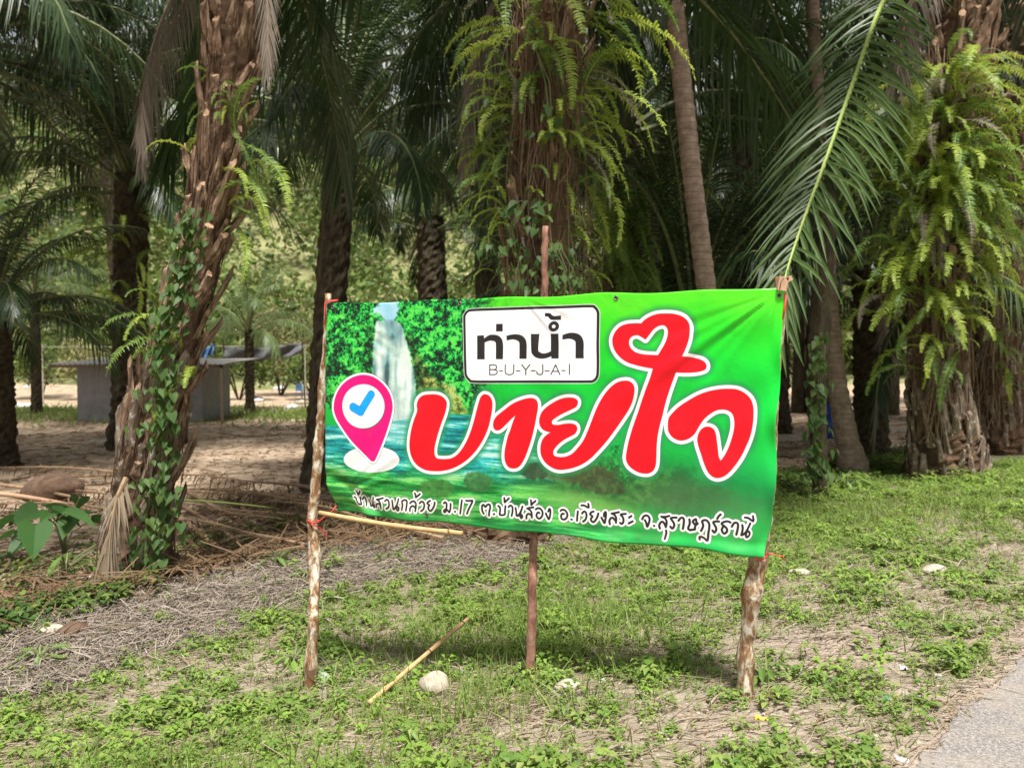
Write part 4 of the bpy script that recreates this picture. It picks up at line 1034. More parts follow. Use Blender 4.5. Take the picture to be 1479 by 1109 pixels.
for i, (px, py, n, s, az, lab) in enumerate([
    (1445, 330, 8, 1.0, C_, 'upper fern on the palm at the right picture edge'), (1430, 395, 8, 1.0, L_, 'fern left on the palm at the right picture edge'),
    (1462, 440, 8, 1.0, R_, 'fern right on the palm at the right picture edge'), (1435, 490, 7, .9, C_, 'lower fern on the palm at the right picture edge'),
    (1455, 545, 6, .8, C_, 'lowest fern on the palm at the right picture edge'), (1468, 380, 6, 1, R_, 'outermost fern on the palm at the right picture edge')]):
    fern(P(px, py, 14.9), n, s, lab, 400 + i, az, dark=.6)

# matted roots and thin stems hanging down the central trunk and the right palm
def strands(root, base, Y, x0, x1, y0, y1, n, seed, r=.006):
    rr = random.Random(seed); mb = MB()
    for i in range(n):
        x = rr.uniform(x0, x1); ya = y0 + (y1 - y0) * rr.random() ** 1.5; yb = min(y1, ya + rr.uniform(60, 300)); dx = rr.gauss(0, 9)
        z = Y - .42 * math.sqrt(max(0, 1 - ((x - (x0 + x1) / 2) / ((x1 - x0) / 2)) ** 2)) - rr.uniform(0, .1)
        pts = []; m_ = 7; w1, w2 = rr.uniform(0, 6), rr.gauss(0, 7)
        for j in range(m_):
            t = j / (m_ - 1); pts.append(P(x + dx * t + w2 * math.sin(t * 5 + w1), ya + (yb - ya) * t, z) - base)
        mb.tube(pts, r * rr.uniform(.5, 1.3), 4, caps=False)
    return tag(mb.obj('root_strands', M['root'], root), kind='stuff')
strands(B, bB, 8.0, 726, 858, -20, 470, 300, 3, .004)
strands(Cc, bC, 12.0, 1325, 1400, 60, 640, 160, 4, .008)
strands(D, bD, 15.5, 1415, 1478, 250, 620, 80, 5, .008)

# climbing vine on the leaning palm
def heart_leaf(name, mat, L=1.0):
    mb = MB(); out = [(0, 0, 0), (-.12, .22, .10), (.05, .40, .15), (.35, .38, .12), (.68, .2, .0), (1, 0, -.16)]
    V = [Vector((x, y, z)) * L for x, y, z in out]; Lr = [Vector((x, -y, z)) * L for x, y, z in out[1:-1]]
    mid = [Vector((.3, 0, -.03)) * L, Vector((.65, 0, -.08)) * L]
    V = V + Lr + mid   # 0..5, 6..9, 10, 11
    mb.add(V, [(0, 10, 2, 1), (10, 11, 4, 3), (10, 3, 2), (11, 5, 4), (0, 6, 7, 10), (10, 8, 9, 11), (10, 7, 8), (11, 9, 5)])
    return mb.mesh(name, M[mat])
HL = heart_leaf('vine_leaf', 'vine')
def vine(label, pts, Y, n, size, seed, sx=16, fade=None):
    rr = random.Random(seed); b0 = P(*pts[0], Y)
    root = empty('climbing_vine', b0, label, 'vine', 'vines climbing the palm trunks')
    mb = MB()
    for q in range(3):
        mb.tube([P(x + rr.gauss(0, 5), y, Y + .02) - b0 for x, y in pts], .007, 5)
    mb.obj('stem', M['rachis'], root)
    for i in range(n):
        t = rr.random() * (len(pts) - 1); k_ = int(t); f = t - k_
        x = pts[k_][0] + (pts[k_ + 1][0] - pts[k_][0]) * f + rr.gauss(0, sx); y = pts[k_][1] + (pts[k_ + 1][1] - pts[k_][1]) * f
        put('vine_leaf', HL, root, P(x, y, Y - rr.uniform(.0, .12)) - b0, Euler((rr.gauss(0, .5), rr.uniform(.5, 1.25), rr.uniform(-2.6, -.5))), size * rr.uniform(.6, 1.25))
vine('heart-leaved vine climbing the lower half of the leaning trunk', [(225, 815), (228, 720), (240, 620), (232, 560), (238, 500), (252, 430), (272, 370), (290, 300)], 6.55, 330, .092, 5, 15)
vine('thin vine of small leaves on the foot of the leaning trunk', [(205, 820), (222, 740), (215, 690)], 6.6, 60, .08, 6, 22)
vine('small-leaved creeper low on the central trunk above the plaque', [(745, 430), (750, 380), (735, 330), (760, 290)], 7.45, 60, .10, 7, 26)
vine('creeper with pale leaves right of the reddish pole', [(805, 425), (815, 390), (800, 350)], 7.45, 34, .09, 8, 18)
vine('creeper on the thin mossy trunk right of the banner', [(1178, 690), (1176, 640), (1180, 560), (1186, 480)], 10.2, 110, .13, 9, 9)
vine('creeper hanging on the high face of the central trunk', [(800, 200), (790, 120), (770, 40)], 7.45, 40, .09, 10, 30)

# ------------------------------------------------------------------ plantation palms behind
def back_palm(px, py, Y, base_px, n, sc, key, seed, label, dead=0, emin=0, name='oil_palm', r=1.0, emax=4.9):
    top = P(px, py, Y); bx0 = P(base_px, py, Y).x; z0 = hz(bx0, Y)
    root = empty(name, (bx0, Y, z0), label, 'palm tree', 'oil palms of the plantation')
    h = max(.3, top.z - z0); dx = top.x - bx0
    t = put('trunk', TR[seed % 3], root, (0, 0, 0), (0, math.atan2(dx, h), seed), (r, r, math.hypot(h, dx) / 6.0))
    t.rotation_euler = (Matrix.Rotation(math.atan2(dx, h), 3, 'Y') @ Matrix.Rotation(seed * 1.0, 3, 'Z')).to_euler()
    crown(root, h, n, sc * .9, key, seed, dead, (dx, 0), .3 * r, emin=emin, emax=emax)
    return root
back_palm(190, 265, 18.0, 178, 34, .82, 'mid', 1, 'oil palm in front of the grey shed, trunk draped in pale ferns', 0, r=1.2, emin=-1.2)
back_palm(492, 222, 12.2, 455, 34, .72, 'mid', 2, 'dark-trunked oil palm just left of the banner', 0, r=.78, emin=-1)
back_palm(-8, 452, 15.0, -2, 30, .72, 'mid', 3, 'short oil palm at the left picture edge', r=.9)
back_palm(892, 185, 13.5, 905, 28, .95, 'mid', 4, 'oil palm directly right of the fern-hung central palm', 1)
back_palm(1000, 500, 13.5, 1000, 24, .85, 'mid', 5, 'young stemless oil palm fanning up behind the right half of the banner', emin=-2, emax=2.6)
back_palm(905, 450, 16.5, 905, 24, .9, 'mid', 6, 'young oil palm behind the big red letters')
back_palm(1462, 185, 17.5, 1466, 26, .85, 'mid', 7, 'oil palm fanning out above the right picture edge')
back_palm(622, 325, 17.0, 630, 22, .62, 'mid', 8, 'low oil palm between the dark trunk and the central palm')
back_palm(1255, 400, 15.0, 1262, 24, .85, 'mid', 9, 'oil palm with drooping fronds between the thin trunks and the ferny palm', 1)
back_palm(700, 215, 21, 705, 26, .95, 'mid', 10, 'oil palm half hidden behind the central palm, left side')
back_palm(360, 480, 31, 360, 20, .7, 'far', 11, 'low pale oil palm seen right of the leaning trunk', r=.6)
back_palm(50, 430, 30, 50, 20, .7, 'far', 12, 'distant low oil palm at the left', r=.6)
back_palm(1120, 330, 19, 1125, 26, .95, 'mid', 13, 'oil palm behind the arching frond')
back_palm(1335, 330, 23, 1338, 22, .95, 'mid', 14, 'oil palm hidden behind the fern sleeve')
back_palm(965, 210, 24, 970, 26, 1.05, 'mid', 15, 'oil palm seen left of the bare ringed trunk')
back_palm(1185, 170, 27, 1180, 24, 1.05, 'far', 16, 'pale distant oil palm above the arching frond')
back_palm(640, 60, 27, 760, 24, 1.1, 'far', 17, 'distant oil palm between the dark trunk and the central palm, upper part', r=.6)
back_palm(1420, 400, 21, 1424, 22, .85, 'mid', 19, 'low oil palm between the two right-hand palms')
back_palm(815, 160, 25, 815, 24, 1.0, 'mid', 20, 'oil palm straight behind the central palm')
back_palm(1075, 130, 19, 1085, 26, 1.05, 'mid', 21, 'tall oil palm between the ringed trunk and the thin grey trunk')
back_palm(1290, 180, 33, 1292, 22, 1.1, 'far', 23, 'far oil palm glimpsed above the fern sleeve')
back_palm(-120, -30, 12.5, -150, 30, 1.0, 'mid', 24, 'oil palm outside the upper left corner, fronds hanging into view')
back_palm(-60, 70, 16, -140, 34, 1.2, 'mid', 30, 'dense dark oil palm outside the upper left corner', r=.7, emax=5.6)
back_palm(880, 300, 34, 884, 22, 1.1, 'mid', 25, 'far dark oil palm low behind the central palm, right side')
back_palm(1060, 330, 30, 1066, 22, 1.1, 'mid', 26, 'far dark oil palm behind the ringed trunk')
back_palm(1200, 400, 26, 1204, 22, .9, 'mid', 27, 'dark oil palm behind the two thin grey trunks')
back_palm(1390, 250, 31, 1394, 22, 1.1, 'mid', 28, 'far dark oil palm behind the ferny palm')
back_palm(-40, 150, 25, -80, 22, .9, 'mid', 31, 'dark oil palm low at the upper left edge', r=.6)
back_palm(290, 80, 19, 250, 30, 1.05, 'mid', 35, 'palm crown added to darken the background high behind the leaning trunk', r=.55)  # this and the next two palms are added to darken the upper background
back_palm(520, 90, 19, 462, 30, 1.05, 'mid', 36, 'palm crown added to darken the background high above the left end of the banner', r=.55)
back_palm(140, 80, 23, 178, 30, 1.1, 'mid', 37, 'palm crown added to darken the background high above the shed', r=.55)
back_palm(1500, 330, 25, 1500, 22, 1.0, 'mid', 29, 'oil palm just outside the right edge, fronds reaching in')

# ferns draping the trunk in front of the shed
for i, (px, py, n, s, az, lab) in enumerate([
    (160, 300, 9, 1.3, L_, 'pale fern high on the left of the trunk by the shed'), (205, 310, 9, 1.3, R_, 'pale fern high on the right of the trunk by the shed'),
    (160, 370, 8, 1.2, L_, 'fern midway on the left of the trunk by the shed'), (204, 390, 8, 1.2, R_, 'fern midway on the right of the trunk by the shed'),
    (178, 440, 6, 1.0, C_, 'lowest fern on the trunk by the shed'), (182, 345, 6, 1.0, C_, 'fern on the face of the trunk by the shed')]):
    fern(P(px, py, 17.5), n, s, lab, 500 + i, az, dark=.4)
for i, (px, py, n, s, lab) in enumerate([(893, 300, 14, 1.7, 'dark fern curtain right of the central palm'), (902, 370, 12, 1.6, 'lower dark fern curtain right of the central palm'), (884, 245, 10, 1.5, 'fern coloured darker for shade behind the right side of the central palm')]):
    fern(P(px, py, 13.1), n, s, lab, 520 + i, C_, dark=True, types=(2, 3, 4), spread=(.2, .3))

# slender trunks
def slender(name, label, pts, Y, rad, mat, cat='tree', fr=0, seed=0):
    P3 = [P(x, y, Y) for x, y in pts]; b0 = P3[0].copy(); b0.z = hz(b0.x, b0.y)
    root = empty(name, b0, label, cat)
    path = [b0 + Vector((0, 0, -.3))] + P3; mb = MB(); out = []; rr_l = []
    rad = [rad[0] * 1.15] + rad
    for i in range(len(path) - 1):
        k_ = max(3, int((path[i + 1] - path[i]).length / .085))
        for j in range(k_):
            out.append(path[i].lerp(path[i + 1], j / k_) - b0); r_ = rad[i] + (rad[i + 1] - rad[i]) * j / k_
            rr_l.append(r_ * (1.05 if len(out) % 2 else .97))
    out.append(path[-1] - b0); rr_l.append(rad[-1])
    mb.tube(out, rr_l, 14, jit=.05); mb.obj('trunk', M[mat], root, True)
    if fr: crown(root, (P3[-1] - b0).z, fr, .8, 'mid', seed, 0, ((P3[-1] - b0).x, 0), .2)
    return root
slender('coconut_palm', 'bare ringed palm trunk leaning left above the red lettering', [(1062, 742), (1042, 560), (1020, 415), (998, 240), (982, 90), (972, -20), (960, -160)], 9.5, [.15, .125, .118, .118, .115, .115, .11], 'ringed', 'palm tree', 20, 61)
slender('areca_palm', 'thin grey trunk with a flared foot, right of the banner', [(1232, 668), (1224, 640), (1210, 560), (1200, 470), (1192, 330), (1182, 180), (1175, 30), (1168, -120)], 12.5, [.24, .19, .15, .14, .12, .11, .10, .10], 'ringed', 'palm tree', 16, 62)
slender('thin_tree', 'thin mossy trunk nearest the right edge of the banner', [(1184, 700), (1182, 640), (1178, 560), (1184, 470), (1190, 380), (1200, 250)], 10.5, [.10, .11, .14, .15, .13, .08], 'bark_dark')
for i, (px, py, Y, w, lab) in enumerate([(1098, 600, 24, .2, 'dark far trunk just right of the banner edge, leftmost'), (1152, 600, 27, .24, 'dark far trunk behind the banner corner'), (1248, 602, 22, .18, 'dark far trunk between the thin grey trunk and the ferny palm'), (1290, 600, 26, .2, 'dark far trunk close left of the ferny palm'), (1165, 590, 34, .2, 'faint far trunk beside the bright gap')]):
    slender('tree_trunk', lab, [(px, py, ), (px + 2, 500), (px - 2, 380)], Y, [w, w * .8, w * .7], 'bark_dark')
# low frond hanging to the ground between them
root = empty('hanging_frond', G(1262, 656), 'dark frond hanging to the ground left of the ferny palm', 'palm frond')
mb = MB(); b0 = root.location.copy()
frond_on(mb, [p - b0 for p in wpath([(1330, 430, 12.8), (1305, 455, 12.6), (1280, 500, 12.5), (1266, 570, 12.4), (1261, 650, 12.35)])], .03, 52, .55, 8, bare=.1, wid=.05, sag=.2, droopy=.5, splay=.2)
mb.obj('frond', [M['palm'], M['rachis']], root)

# ------------------------------------------------------------------ far hillside woods and shrubs
def leaf_cloud(name, blobs, n, size, mats, seed, parent=None, base=Vector((0, 0, 0)), mix=.8):
    rs = np.random.RandomState(seed); blobs = np.asarray(blobs, float)
    w = blobs[:, 3] * blobs[:, 4]; k_ = rs.choice(len(blobs), n, p=w / w.sum())
    v = rs.normal(size=(n, 3)); v /= np.linalg.norm(v, axis=1)[:, None]
    rad = rs.rand(n) ** .33
    pos = blobs[k_, :3] + v * rad[:, None] * np.stack([blobs[k_, 3], blobs[k_, 3], blobs[k_, 4]], 1) - np.array(base)
    TV = [(0, -.5, 0), (.5, 0, .12), (0, .5, 0), (-.5, 0, -.1)]
    s = size * rs.uniform(.5, 1.3, n)
    Vv, Ff = scatter(TV, [(0, 1, 2, 3)], pos, rs.uniform(0, 6.28, n), rs.uniform(-1.2, 1.2, n), rs.uniform(-1.2, 1.2, n), np.stack([s, s * .6, s], 1))
    return put(name, mesh_np(name, Vv, Ff, mats, False, (rs.rand(n) > mix).astype(int) if len(mats) > 1 else None), parent)
rs = np.random.RandomState(5); blobs = []
for i in range(900):
    y = 50 + 70 * rs.rand(); x = rs.uniform(-.95, .95) * y
    r = rs.uniform(1.2, 3.0) if rs.rand() < .7 else rs.uniform(3.0, 4.6)
    blobs.append((x, y, hz(x, y) + r * rs.uniform(.4, 1.5), r, r * rs.uniform(.6, 1.3)))
tag(leaf_cloud('hillside_wood', blobs, 230000, .66, [M['hill_leaf'], M['hill_dry']], 6, mix=.78), 'light green scrub and trees covering the far hillside', 'hillside trees', kind='stuff')
def shrub(px, py, Y, w, h, n, label, seed, mats=('hill_leaf',), size=.22):
    g0 = G(px, py) if Y is None else Vector((P(px, py, Y).x, Y, 0)); g0.z = hz(g0.x, g0.y)
    root = empty('shrub', g0, label, 'shrub', 'shrubs at the far side of the field'); rr = random.Random(seed); mb = MB(); bl = []
    for i in range(9):
        q = Vector((rr.uniform(-w, w) * .6, rr.uniform(-w, w) * .4, h * rr.uniform(.35, .85)))
        mb.tube([(0, 0, -.1), q * .5 + Vector((0, 0, .1)), q], [.04, .025, .012], 5); bl.append((q.x, q.y, q.z, w * rr.uniform(.28, .5), h * rr.uniform(.18, .3)))
    mb.obj('stem', M['bark_dark'], root)
    leaf_cloud('crown', bl, n, size, [M[k_] for k_ in mats], seed, root)
for i, (px, Y, w, h, n, mt, lab) in enumerate([
    (60, 41, 3.2, 4.2, 2600, 'hill_leaf', 'light green shrub beyond the field at the far left'), (215, 43, 2.6, 3.6, 2200, 'hill_leaf', 'rounded light shrub behind the shed roof'),
    (345, 40, 2.4, 3.8, 2200, 'hill_leaf', 'bright shrub over the blue sheet'), (405, 44, 3.0, 5.0, 2600, 'hill_dry', 'dry brownish shrub over the shade net'),
    (520, 38, 2.6, 4.4, 2400, 'hill_leaf', 'yellow-green shrub right of the dark trunk'), (590, 42, 3.0, 5.0, 2600, 'hill_leaf', 'bright tree-like shrub over the banner corner'),
    (660, 40, 2.6, 4.0, 2000, 'hill_leaf', 'shrub behind the plaque end of the banner'), (130, 40, 2.0, 3.0, 1600, 'hill_dry', 'dry shrub behind the left shed corner'), (455, 40, 2.0, 3.2, 1600, 'hill_leaf', 'shrub behind the dark trunk')]):
    shrub(px, 560, Y, w, h, n, lab, 60 + i, (mt,))

# ------------------------------------------------------------------ shed, net, sheets, chairs, barrel
s0 = P(112, 600, 26.0); s1 = P(292, 600, 26.0); zg = hz(s0.x, 26.0) - .05; sw = s1.x - s0.x; zr = P(112, 527, 26).z - zg
shed = empty('shed', (s0.x, 26.0, zg), 'low grey rendered shed with a flat corrugated roof at the far side of the field', 'shed')
mb = MB()
mb.box((0, 0, 0), (sw * .36, .12, zr)); mb.box((0, .12, 0), (.12, 2.6, zr)); mb.box((sw * .80, 0, 0), (sw, .12, zr)); mb.box((sw - .12, .12, 0), (sw, 2.6, zr)); mb.box((.12, 2.5, 0), (sw - .12, 2.62, zr))
mb.box((sw * .36, 0, zr - .25), (sw * .80, .12, zr)); mb.box((sw * .60, .5, 0), (sw * .63, 2.5, zr))
mb.obj('wall', M['render_grey'], shed)
mb = MB(); mb.box((sw * .38, .05, 0), (sw * .60, .09, zr - .27)); d_ = mb.obj('door', M['door_brown'], shed)
mb = MB(); mb.box((sw * .56, .02, zr * .45), (sw * .58, .05, zr * .55)); mb.obj('handle', M['grommet_metal'], d_)
mb = MB(); mb.box((sw * .66, .04, .75), (sw * .78, .08, 1.45)); mb.obj('window_board', M['grey_plastic'], shed)
mb = MB(); xa, xb = -.65, sw + 1.1; nn = 120
V = []
for yv, zv in ((-.75, .02), (3.0, .22)):
    for th in (0, .012):
        for i in range(nn + 1):
            V.append((xa + (xb - xa) * i / nn, yv, zr + zv + .018 * math.sin(i * 1.9) + th))
k1 = nn + 1
mb.add(V, [(i, i + 1, i + 1 + 2 * k1, i + 2 * k1) for i in range(nn)] + [(i + k1, i + 3 * k1, i + 3 * k1 + 1, i + k1 + 1) for i in range(nn)] + [(i, i + k1, i + k1 + 1, i + 1) for i in range(nn)])
rf = mb.obj('roof', M['roof_sheet'], shed)
mb = MB(); mb.box((xa + .1, -.70, zr - .09), (xb - .1, -.62, zr - .0)); mb.box((xb - .2, -.7, 0), (xb - .12, -.62, zr)); mb.obj('beam', M['door_brown'], rf)
def net(name, label, pts, Y, mat, cat):
    b0 = G(pts[0][0], pts[0][1] + 60); b0 = Vector((P(pts[0][0], 0, Y).x, Y, hz(P(pts[0][0], 0, Y).x, Y))); root = empty(name, b0, label, cat)
    mb = MB(); nI, nJ = 24, 5; V = []
    (xa_, ya_), (xb_, yb_), h_ = pts
    for j in range(nJ + 1):
        for i in range(nI + 1):
            t = i / nI; sag_ = 5 * math.sin(math.pi * t); y_ = ya_ + (yb_ - ya_) * t + sag_ + h_ * j / nJ * (1 + .1 * math.sin(t * 17))
            V.append(P(xa_ + (xb_ - xa_) * t, y_, Y + .1 * math.sin(t * 14 + j)) - b0)
    mb.add(V, [(j * (nI + 1) + i, j * (nI + 1) + i + 1, (j + 1) * (nI + 1) + i + 1, (j + 1) * (nI + 1) + i) for j in range(nJ) for i in range(nI)])
    sh = mb.obj('sheet', M[mat], root, True); so_ = sh.modifiers.new('thickness', 'SOLIDIFY'); so_.thickness = .01
    for px_ in (xa_, xb_):
        g0 = P(px_, 0, Y); g0.z = hz(g0.x, Y) - .1; mb = MB(); tp = P(px_, min(ya_, yb_) - 4, Y)
        mb.tube([g0 - b0, tp - b0], .035, 6); mb.obj('post', M['bark_dark'], root)
net('shade_net', 'long grey shade net stretched across the far field left of the banner', ((322, 500), (436, 494), 17), 33, 'grey_net', 'net')
net('tarpaulin', 'blue tarpaulin showing over the shed roof right of the leaning trunk', ((287, 500), (309, 495), 14), 30, 'blue_sheet', 'tarpaulin')
net('tarpaulin', 'small blue tarpaulin piece left of the leaning trunk', ((203, 505), (219, 498), 8), 30, 'blue_sheet', 'tarpaulin')
g0 = P(0, 499, 36); mb = MB(); mb.tube([P(x, 499 - x * .006 + 3 * math.sin((x + 200) / 900 * 3.1), 36) for x in range(-200, 520, 20)], .012, 5)
for x in (-190, 60, 440):
    q = P(x, 499, 36); mb.tube([(q.x, 36.05, hz(q.x, 36) - .1), (q.x, 36.05, q.z + .05)], .03, 6)
tag(mb.obj('boundary_line', M['pebble']), 'pale wire line on posts crossing the far field', 'wire')
def chair(px, py, label, rz):
    g0 = G(px, py); root = empty('plastic_chair', g0, label, 'chair', 'blue plastic chairs by the shed', rz)
    mb = MB(); mb.box((-.22, -.22, .40), (.22, .22, .43)); mb.obj('seat', M['blue_sheet'], root)
    mb = MB(); mb.box((-.22, .20, .43), (.22, .23, .82)); mb.obj('backrest', M['blue_sheet'], root)
    for sx_ in (-.2, .2):
        for sy_ in (-.2, .2):
            mb = MB(); mb.tube([(sx_ * 1.15, sy_ * 1.15, 0), (sx_, sy_, .4)], .02, 6); mb.obj('leg', M['blue_sheet'], root)
    for sx_ in (-.23, .23):
        mb = MB(); mb.tube([(sx_, .2, .62), (sx_, -.15, .62), (sx_, -.2, .42)], .018, 5); mb.obj('armrest', M['blue_sheet'], root)
chair(298, 600, 'blue plastic chair nearest the right wall of the shed', .5)
chair(296, 585, 'blue plastic chair behind the other by the shed', 2.2)
chair(436, 575, 'lone blue chair in front of the dark trunk', 1.0)
g0 = G(1202, 633); br = empty('barrel', g0, 'blue plastic barrel standing behind the thin mossy trunk', 'barrel')
mb = MB(); mb.tube([(0, 0, z) for z in (0, .03, .28, .31, .34, .56, .59, .62, .84, .88)], [.24, .27, .285, .30, .285, .285, .30, .285, .27, .24], 20); mb.obj('body', M['blue_plastic'], br, True)
mb = MB(); mb.tube([(0, 0, .882), (0, 0, .905)], [.25, .25], 20); mb.obj('lid', M['black_plastic'], br)
# pale kerb line behind the right-hand trunks
a_, b_ = G(1120, 640), G(1330, 624); mb = MB(); d3 = (b_ - a_).normalized(); pr = Vector((-d3.y, d3.x, 0))
for i in range(12):
    p0 = a_.lerp(b_, i / 12); p1 = a_.lerp(b_, (i + .96) / 12)
    mb2 = MB(); V = []
    for q in (p0, p1):
        z_ = hz(q.x, q.y)
        for s_ in (0, .35):
            for zz in (-.1, .14): V.append((q.x + pr.x * s_, q.y + pr.y * s_, z_ + zz))
    mb2.add([Vector(v) for v in V], [(0, 1, 5, 4), (2, 6, 7, 3), (1, 3, 7, 5), (0, 4, 6, 2), (0, 2, 3, 1), (4, 5, 7, 6)])
    if i == 0: kr = empty('concrete_kerb', (0, 0, 0), 'pale low concrete kerb behind the right-hand trunks', 'kerb')
    mb2.obj('kerb_block', M['stone'], kr)

# ------------------------------------------------------------------ heap of cut fronds, rocks, plants at the ditch
def fallen(p0, p1, n, ll, seed, label, dz=(.12, .2), mat='debris', wid=.026, grp='cut fronds heaped in the ditch'):
    a_, b_ = G(*p0), G(*p1); a_ = a_ + Vector((0, 0, dz[0])); b_ = b_ + Vector((0, 0, dz[1])); c0 = a_.copy()
    pts = [a_.lerp(b_, t) + Vector((0, 0, .05 * math.sin(t * 3.1) + .02 * math.sin(t * 9 + seed))) - c0 for t in np.linspace(0, 1, 9)]
    mb = MB(); frond_on(mb, pts, .03, n, ll, seed, bare=.12, wid=wid, sag=.5, splay=.5, gap=.1)
    return tag(mb.obj('cut_frond', [M[mat], M['rachis_dead']], loc=c0), label, 'palm frond', grp)
for i, (p0, p1, lab) in enumerate([
    ((520, 770), (270, 742), 'brown cut frond lying lowest in the heap left of the banner'), ((505, 745), (290, 722), 'brown cut frond in the middle of the heap left of the banner'),
    ((470, 722), (240, 705), 'cut frond at the back of the heap, behind the leaning palm'), ((640, 790), (400, 752), 'cut frond reaching under the banner'),
    ((250, 735), (30, 720), 'dark cut frond left of the leaning trunk'), ((230, 760), (-40, 742), 'cut frond in front at the left picture edge'),
    ((480, 780), (300, 760), 'frond on top of the heap close to the left pole'), ((560, 760), (330, 735), 'reddish brown frond crossing the heap'), ((450, 735), (215, 722), 'frond leaning on the foot of the leaning palm'), ((440, 800), (250, 770), 'low frond at the front of the heap'),
    ((420, 705), (620, 722), 'cut frond lying behind the left pole'), ((250, 700), (-60, 696), 'cut frond beside the brown boulder')]):
    fallen(p0, p1, 64, .6, 30 + i, lab, dz=(.06 + .04 * (i % 3), .12 + .05 * (i % 4)))
def stick(p0, p1, r0, r1, label, mat='rachis_dead', dz=(.05, .25), name='cut_frond_stalk', grp='bare frond stalks in the heap', yellow=False):
    a_, b_ = G(*p0) + Vector((0, 0, dz[0])), G(*p1) + Vector((0, 0, dz[1])); mb = MB()
    mb.tube([a_.lerp(b_, t) - a_ + Vector((0, 0, .03 * math.sin(t * 3))) for t in np.linspace(0, 1, 8)], [r0 + (r1 - r0) * t for t in np.linspace(0, 1, 8)], 7)
    return tag(mb.obj(name, M[mat], None, True, loc=a_), label, 'stalk', grp)
stick((320, 800), (236, 752), .03, .05, 'thick pale orange stalk lying right of the leaning trunk', 'cutwood', (.04, .16))
stick((345, 790), (240, 742), .022, .03, 'thin stalk just above the pale orange one', dz=(.06, .22))
stick((365, 775), (262, 735), .02, .028, 'topmost thin stalk in the heap', dz=(.06, .28))
stick((300, 805), (225, 765), .02, .03, 'lowest stalk in the heap, against the leaning trunk', dz=(.02, .10))
stick((130, 748), (-30, 732), .025, .035, 'long pale stalk at the left picture edge', 'cutwood', (.12, .22))
stick((140, 735), (-30, 715), .02, .03, 'dark stalk below the brown boulder', dz=(.1, .2))
stick((400, 752), (225, 745), .011, .015, 'yellow-green stalk lying level across the heap', 'rachis_y', (.16, .22))
stick((290, 690), (50, 700), .016, .02, 'long grey stalk lying behind the leaning trunk', dz=(.05, .1))

def rock(name, p, r, label, mat, seed, sq=(1, .85, .7), cat='rock', sink=.25, grp=None, sub=3):
    rr = random.Random(seed); import bmesh
    bm = bmesh.new(); bmesh.ops.create_icosphere(bm, subdivisions=sub, radius=1)
    ph = [rr.uniform(0, 6) for _ in range(6)]
    for v in bm.verts:
        c = v.co; f = 1 + .10 * math.sin(c.x * 2.3 + ph[0]) * math.cos(c.y * 2.1 + ph[1]) + .07 * math.sin(c.z * 3.7 + c.x * 2 + ph[2]) + .03 * math.sin(c.y * 9 + ph[3]) * math.sin(c.x * 8 + ph[4])
        f = min(f, 1.06 + .02 * math.sin(c.x * 5)); v.co = Vector((c.x * r * sq[0], c.y * r * sq[1], c.z * r * sq[2])) * f
    me_ = bpy.data.meshes.new(name); bm.to_mesh(me_); bm.free(); me_.materials.append(M[mat])
    me_.polygons.foreach_set('use_smooth', [True] * len(me_.polygons))
    return tag(put(name, me_, None, (p.x, p.y, hz(p.x, p.y) + r * sq[2] * (1 - sink * 1.2)), (0, 0, rr.uniform(-.5, .5))), label, cat, grp)
rock('rock', G(628, 1004), .082, 'rounded pale fist-sized rock beside the fallen bamboo stick', 'stone', 4, (1, .9, .82), sink=.15)
rock('rock', G(78, 722), .42, 'dark brown boulder behind the broad-leaved plant on the left', 'brown_rock', 7, (1.15, .9, .55), sink=.3)
rock('rock', G(70, 915), .10, 'low grey rock in the dry litter at the left', 'stone', 9, (1, .9, .4), sink=.4)
rock('rock', G(105, 918), .10, 'brownish rock beside the low grey one in the litter', 'brown_rock', 10, (1, .8, .6), sink=.4)
rock('rock', G(150, 645), .18, 'tan stone lying at the foot of the trunk by the shed', 'stone', 11, (1.2, .9, .6))
rock('rock', G(136, 642), .14, 'smaller tan stone left of the other by the shed trunk', 'stone', 12, (1.2, .9, .6))
rock('rock', G(752, 782), .16, 'orange-brown stone at the foot of the central palm under the banner', 'stone', 13, (1.3, .8, .7))
rock('rock', G(820, 996), .055, 'small pale clod just right of the middle pole foot', 'stone', 14, (1.2, .9, .5))
rock('rock', G(1350, 828), .085, 'flat grey stone in the weeds on the right', 'pebble', 15, (1.2, .8, .45), sink=.3)
rock('rock', G(1155, 830), .06, 'grey stone near the right pole, in the weeds behind it', 'pebble', 16, (1.3, .8, .5), sink=.3)
for i in range(26):
    px, py = 20 + R.random() * 420, 545 + R.random() * 50
    if 100 < px < 305: continue
    rock('field_stone', G(px, py), R.uniform(.15, .4), 'pale flat stone, one of many strewn over the sunlit strip of the far field', 'white_plastic' if i % 3 else 'stone', 100 + i, (1.3, 1, .4), 'stone', .3, 'pale stones on the far field', 1)

# fallen bamboo stick
a_, b_ = G(533, 1026), G(690, 925); a_.z += .04
e_ = P(676, 893, b_.y - .15)
mb = MB(); mb.tube([a_.lerp(e_, t) - a_ for t in np.linspace(0, 1, 25)], [.0125 + (.0025 if i % 6 == 3 else 0) for i in range(25)], 10)
st_ = empty('bamboo_stick', a_, 'tan bamboo stick leaning out of the grass beside the rounded rock', 'stick')
mb.obj('cane', M['bamboo'], st_, True)
for t in (.55, .93):
    c_ = a_.lerp(e_, t) - a_; dd_ = (e_ - a_).normalized() * .004; mb = MB(); mb.tube([c_ - dd_, c_ + dd_], .0152, 10); mb.obj('node_ring', M['wire'], st_)

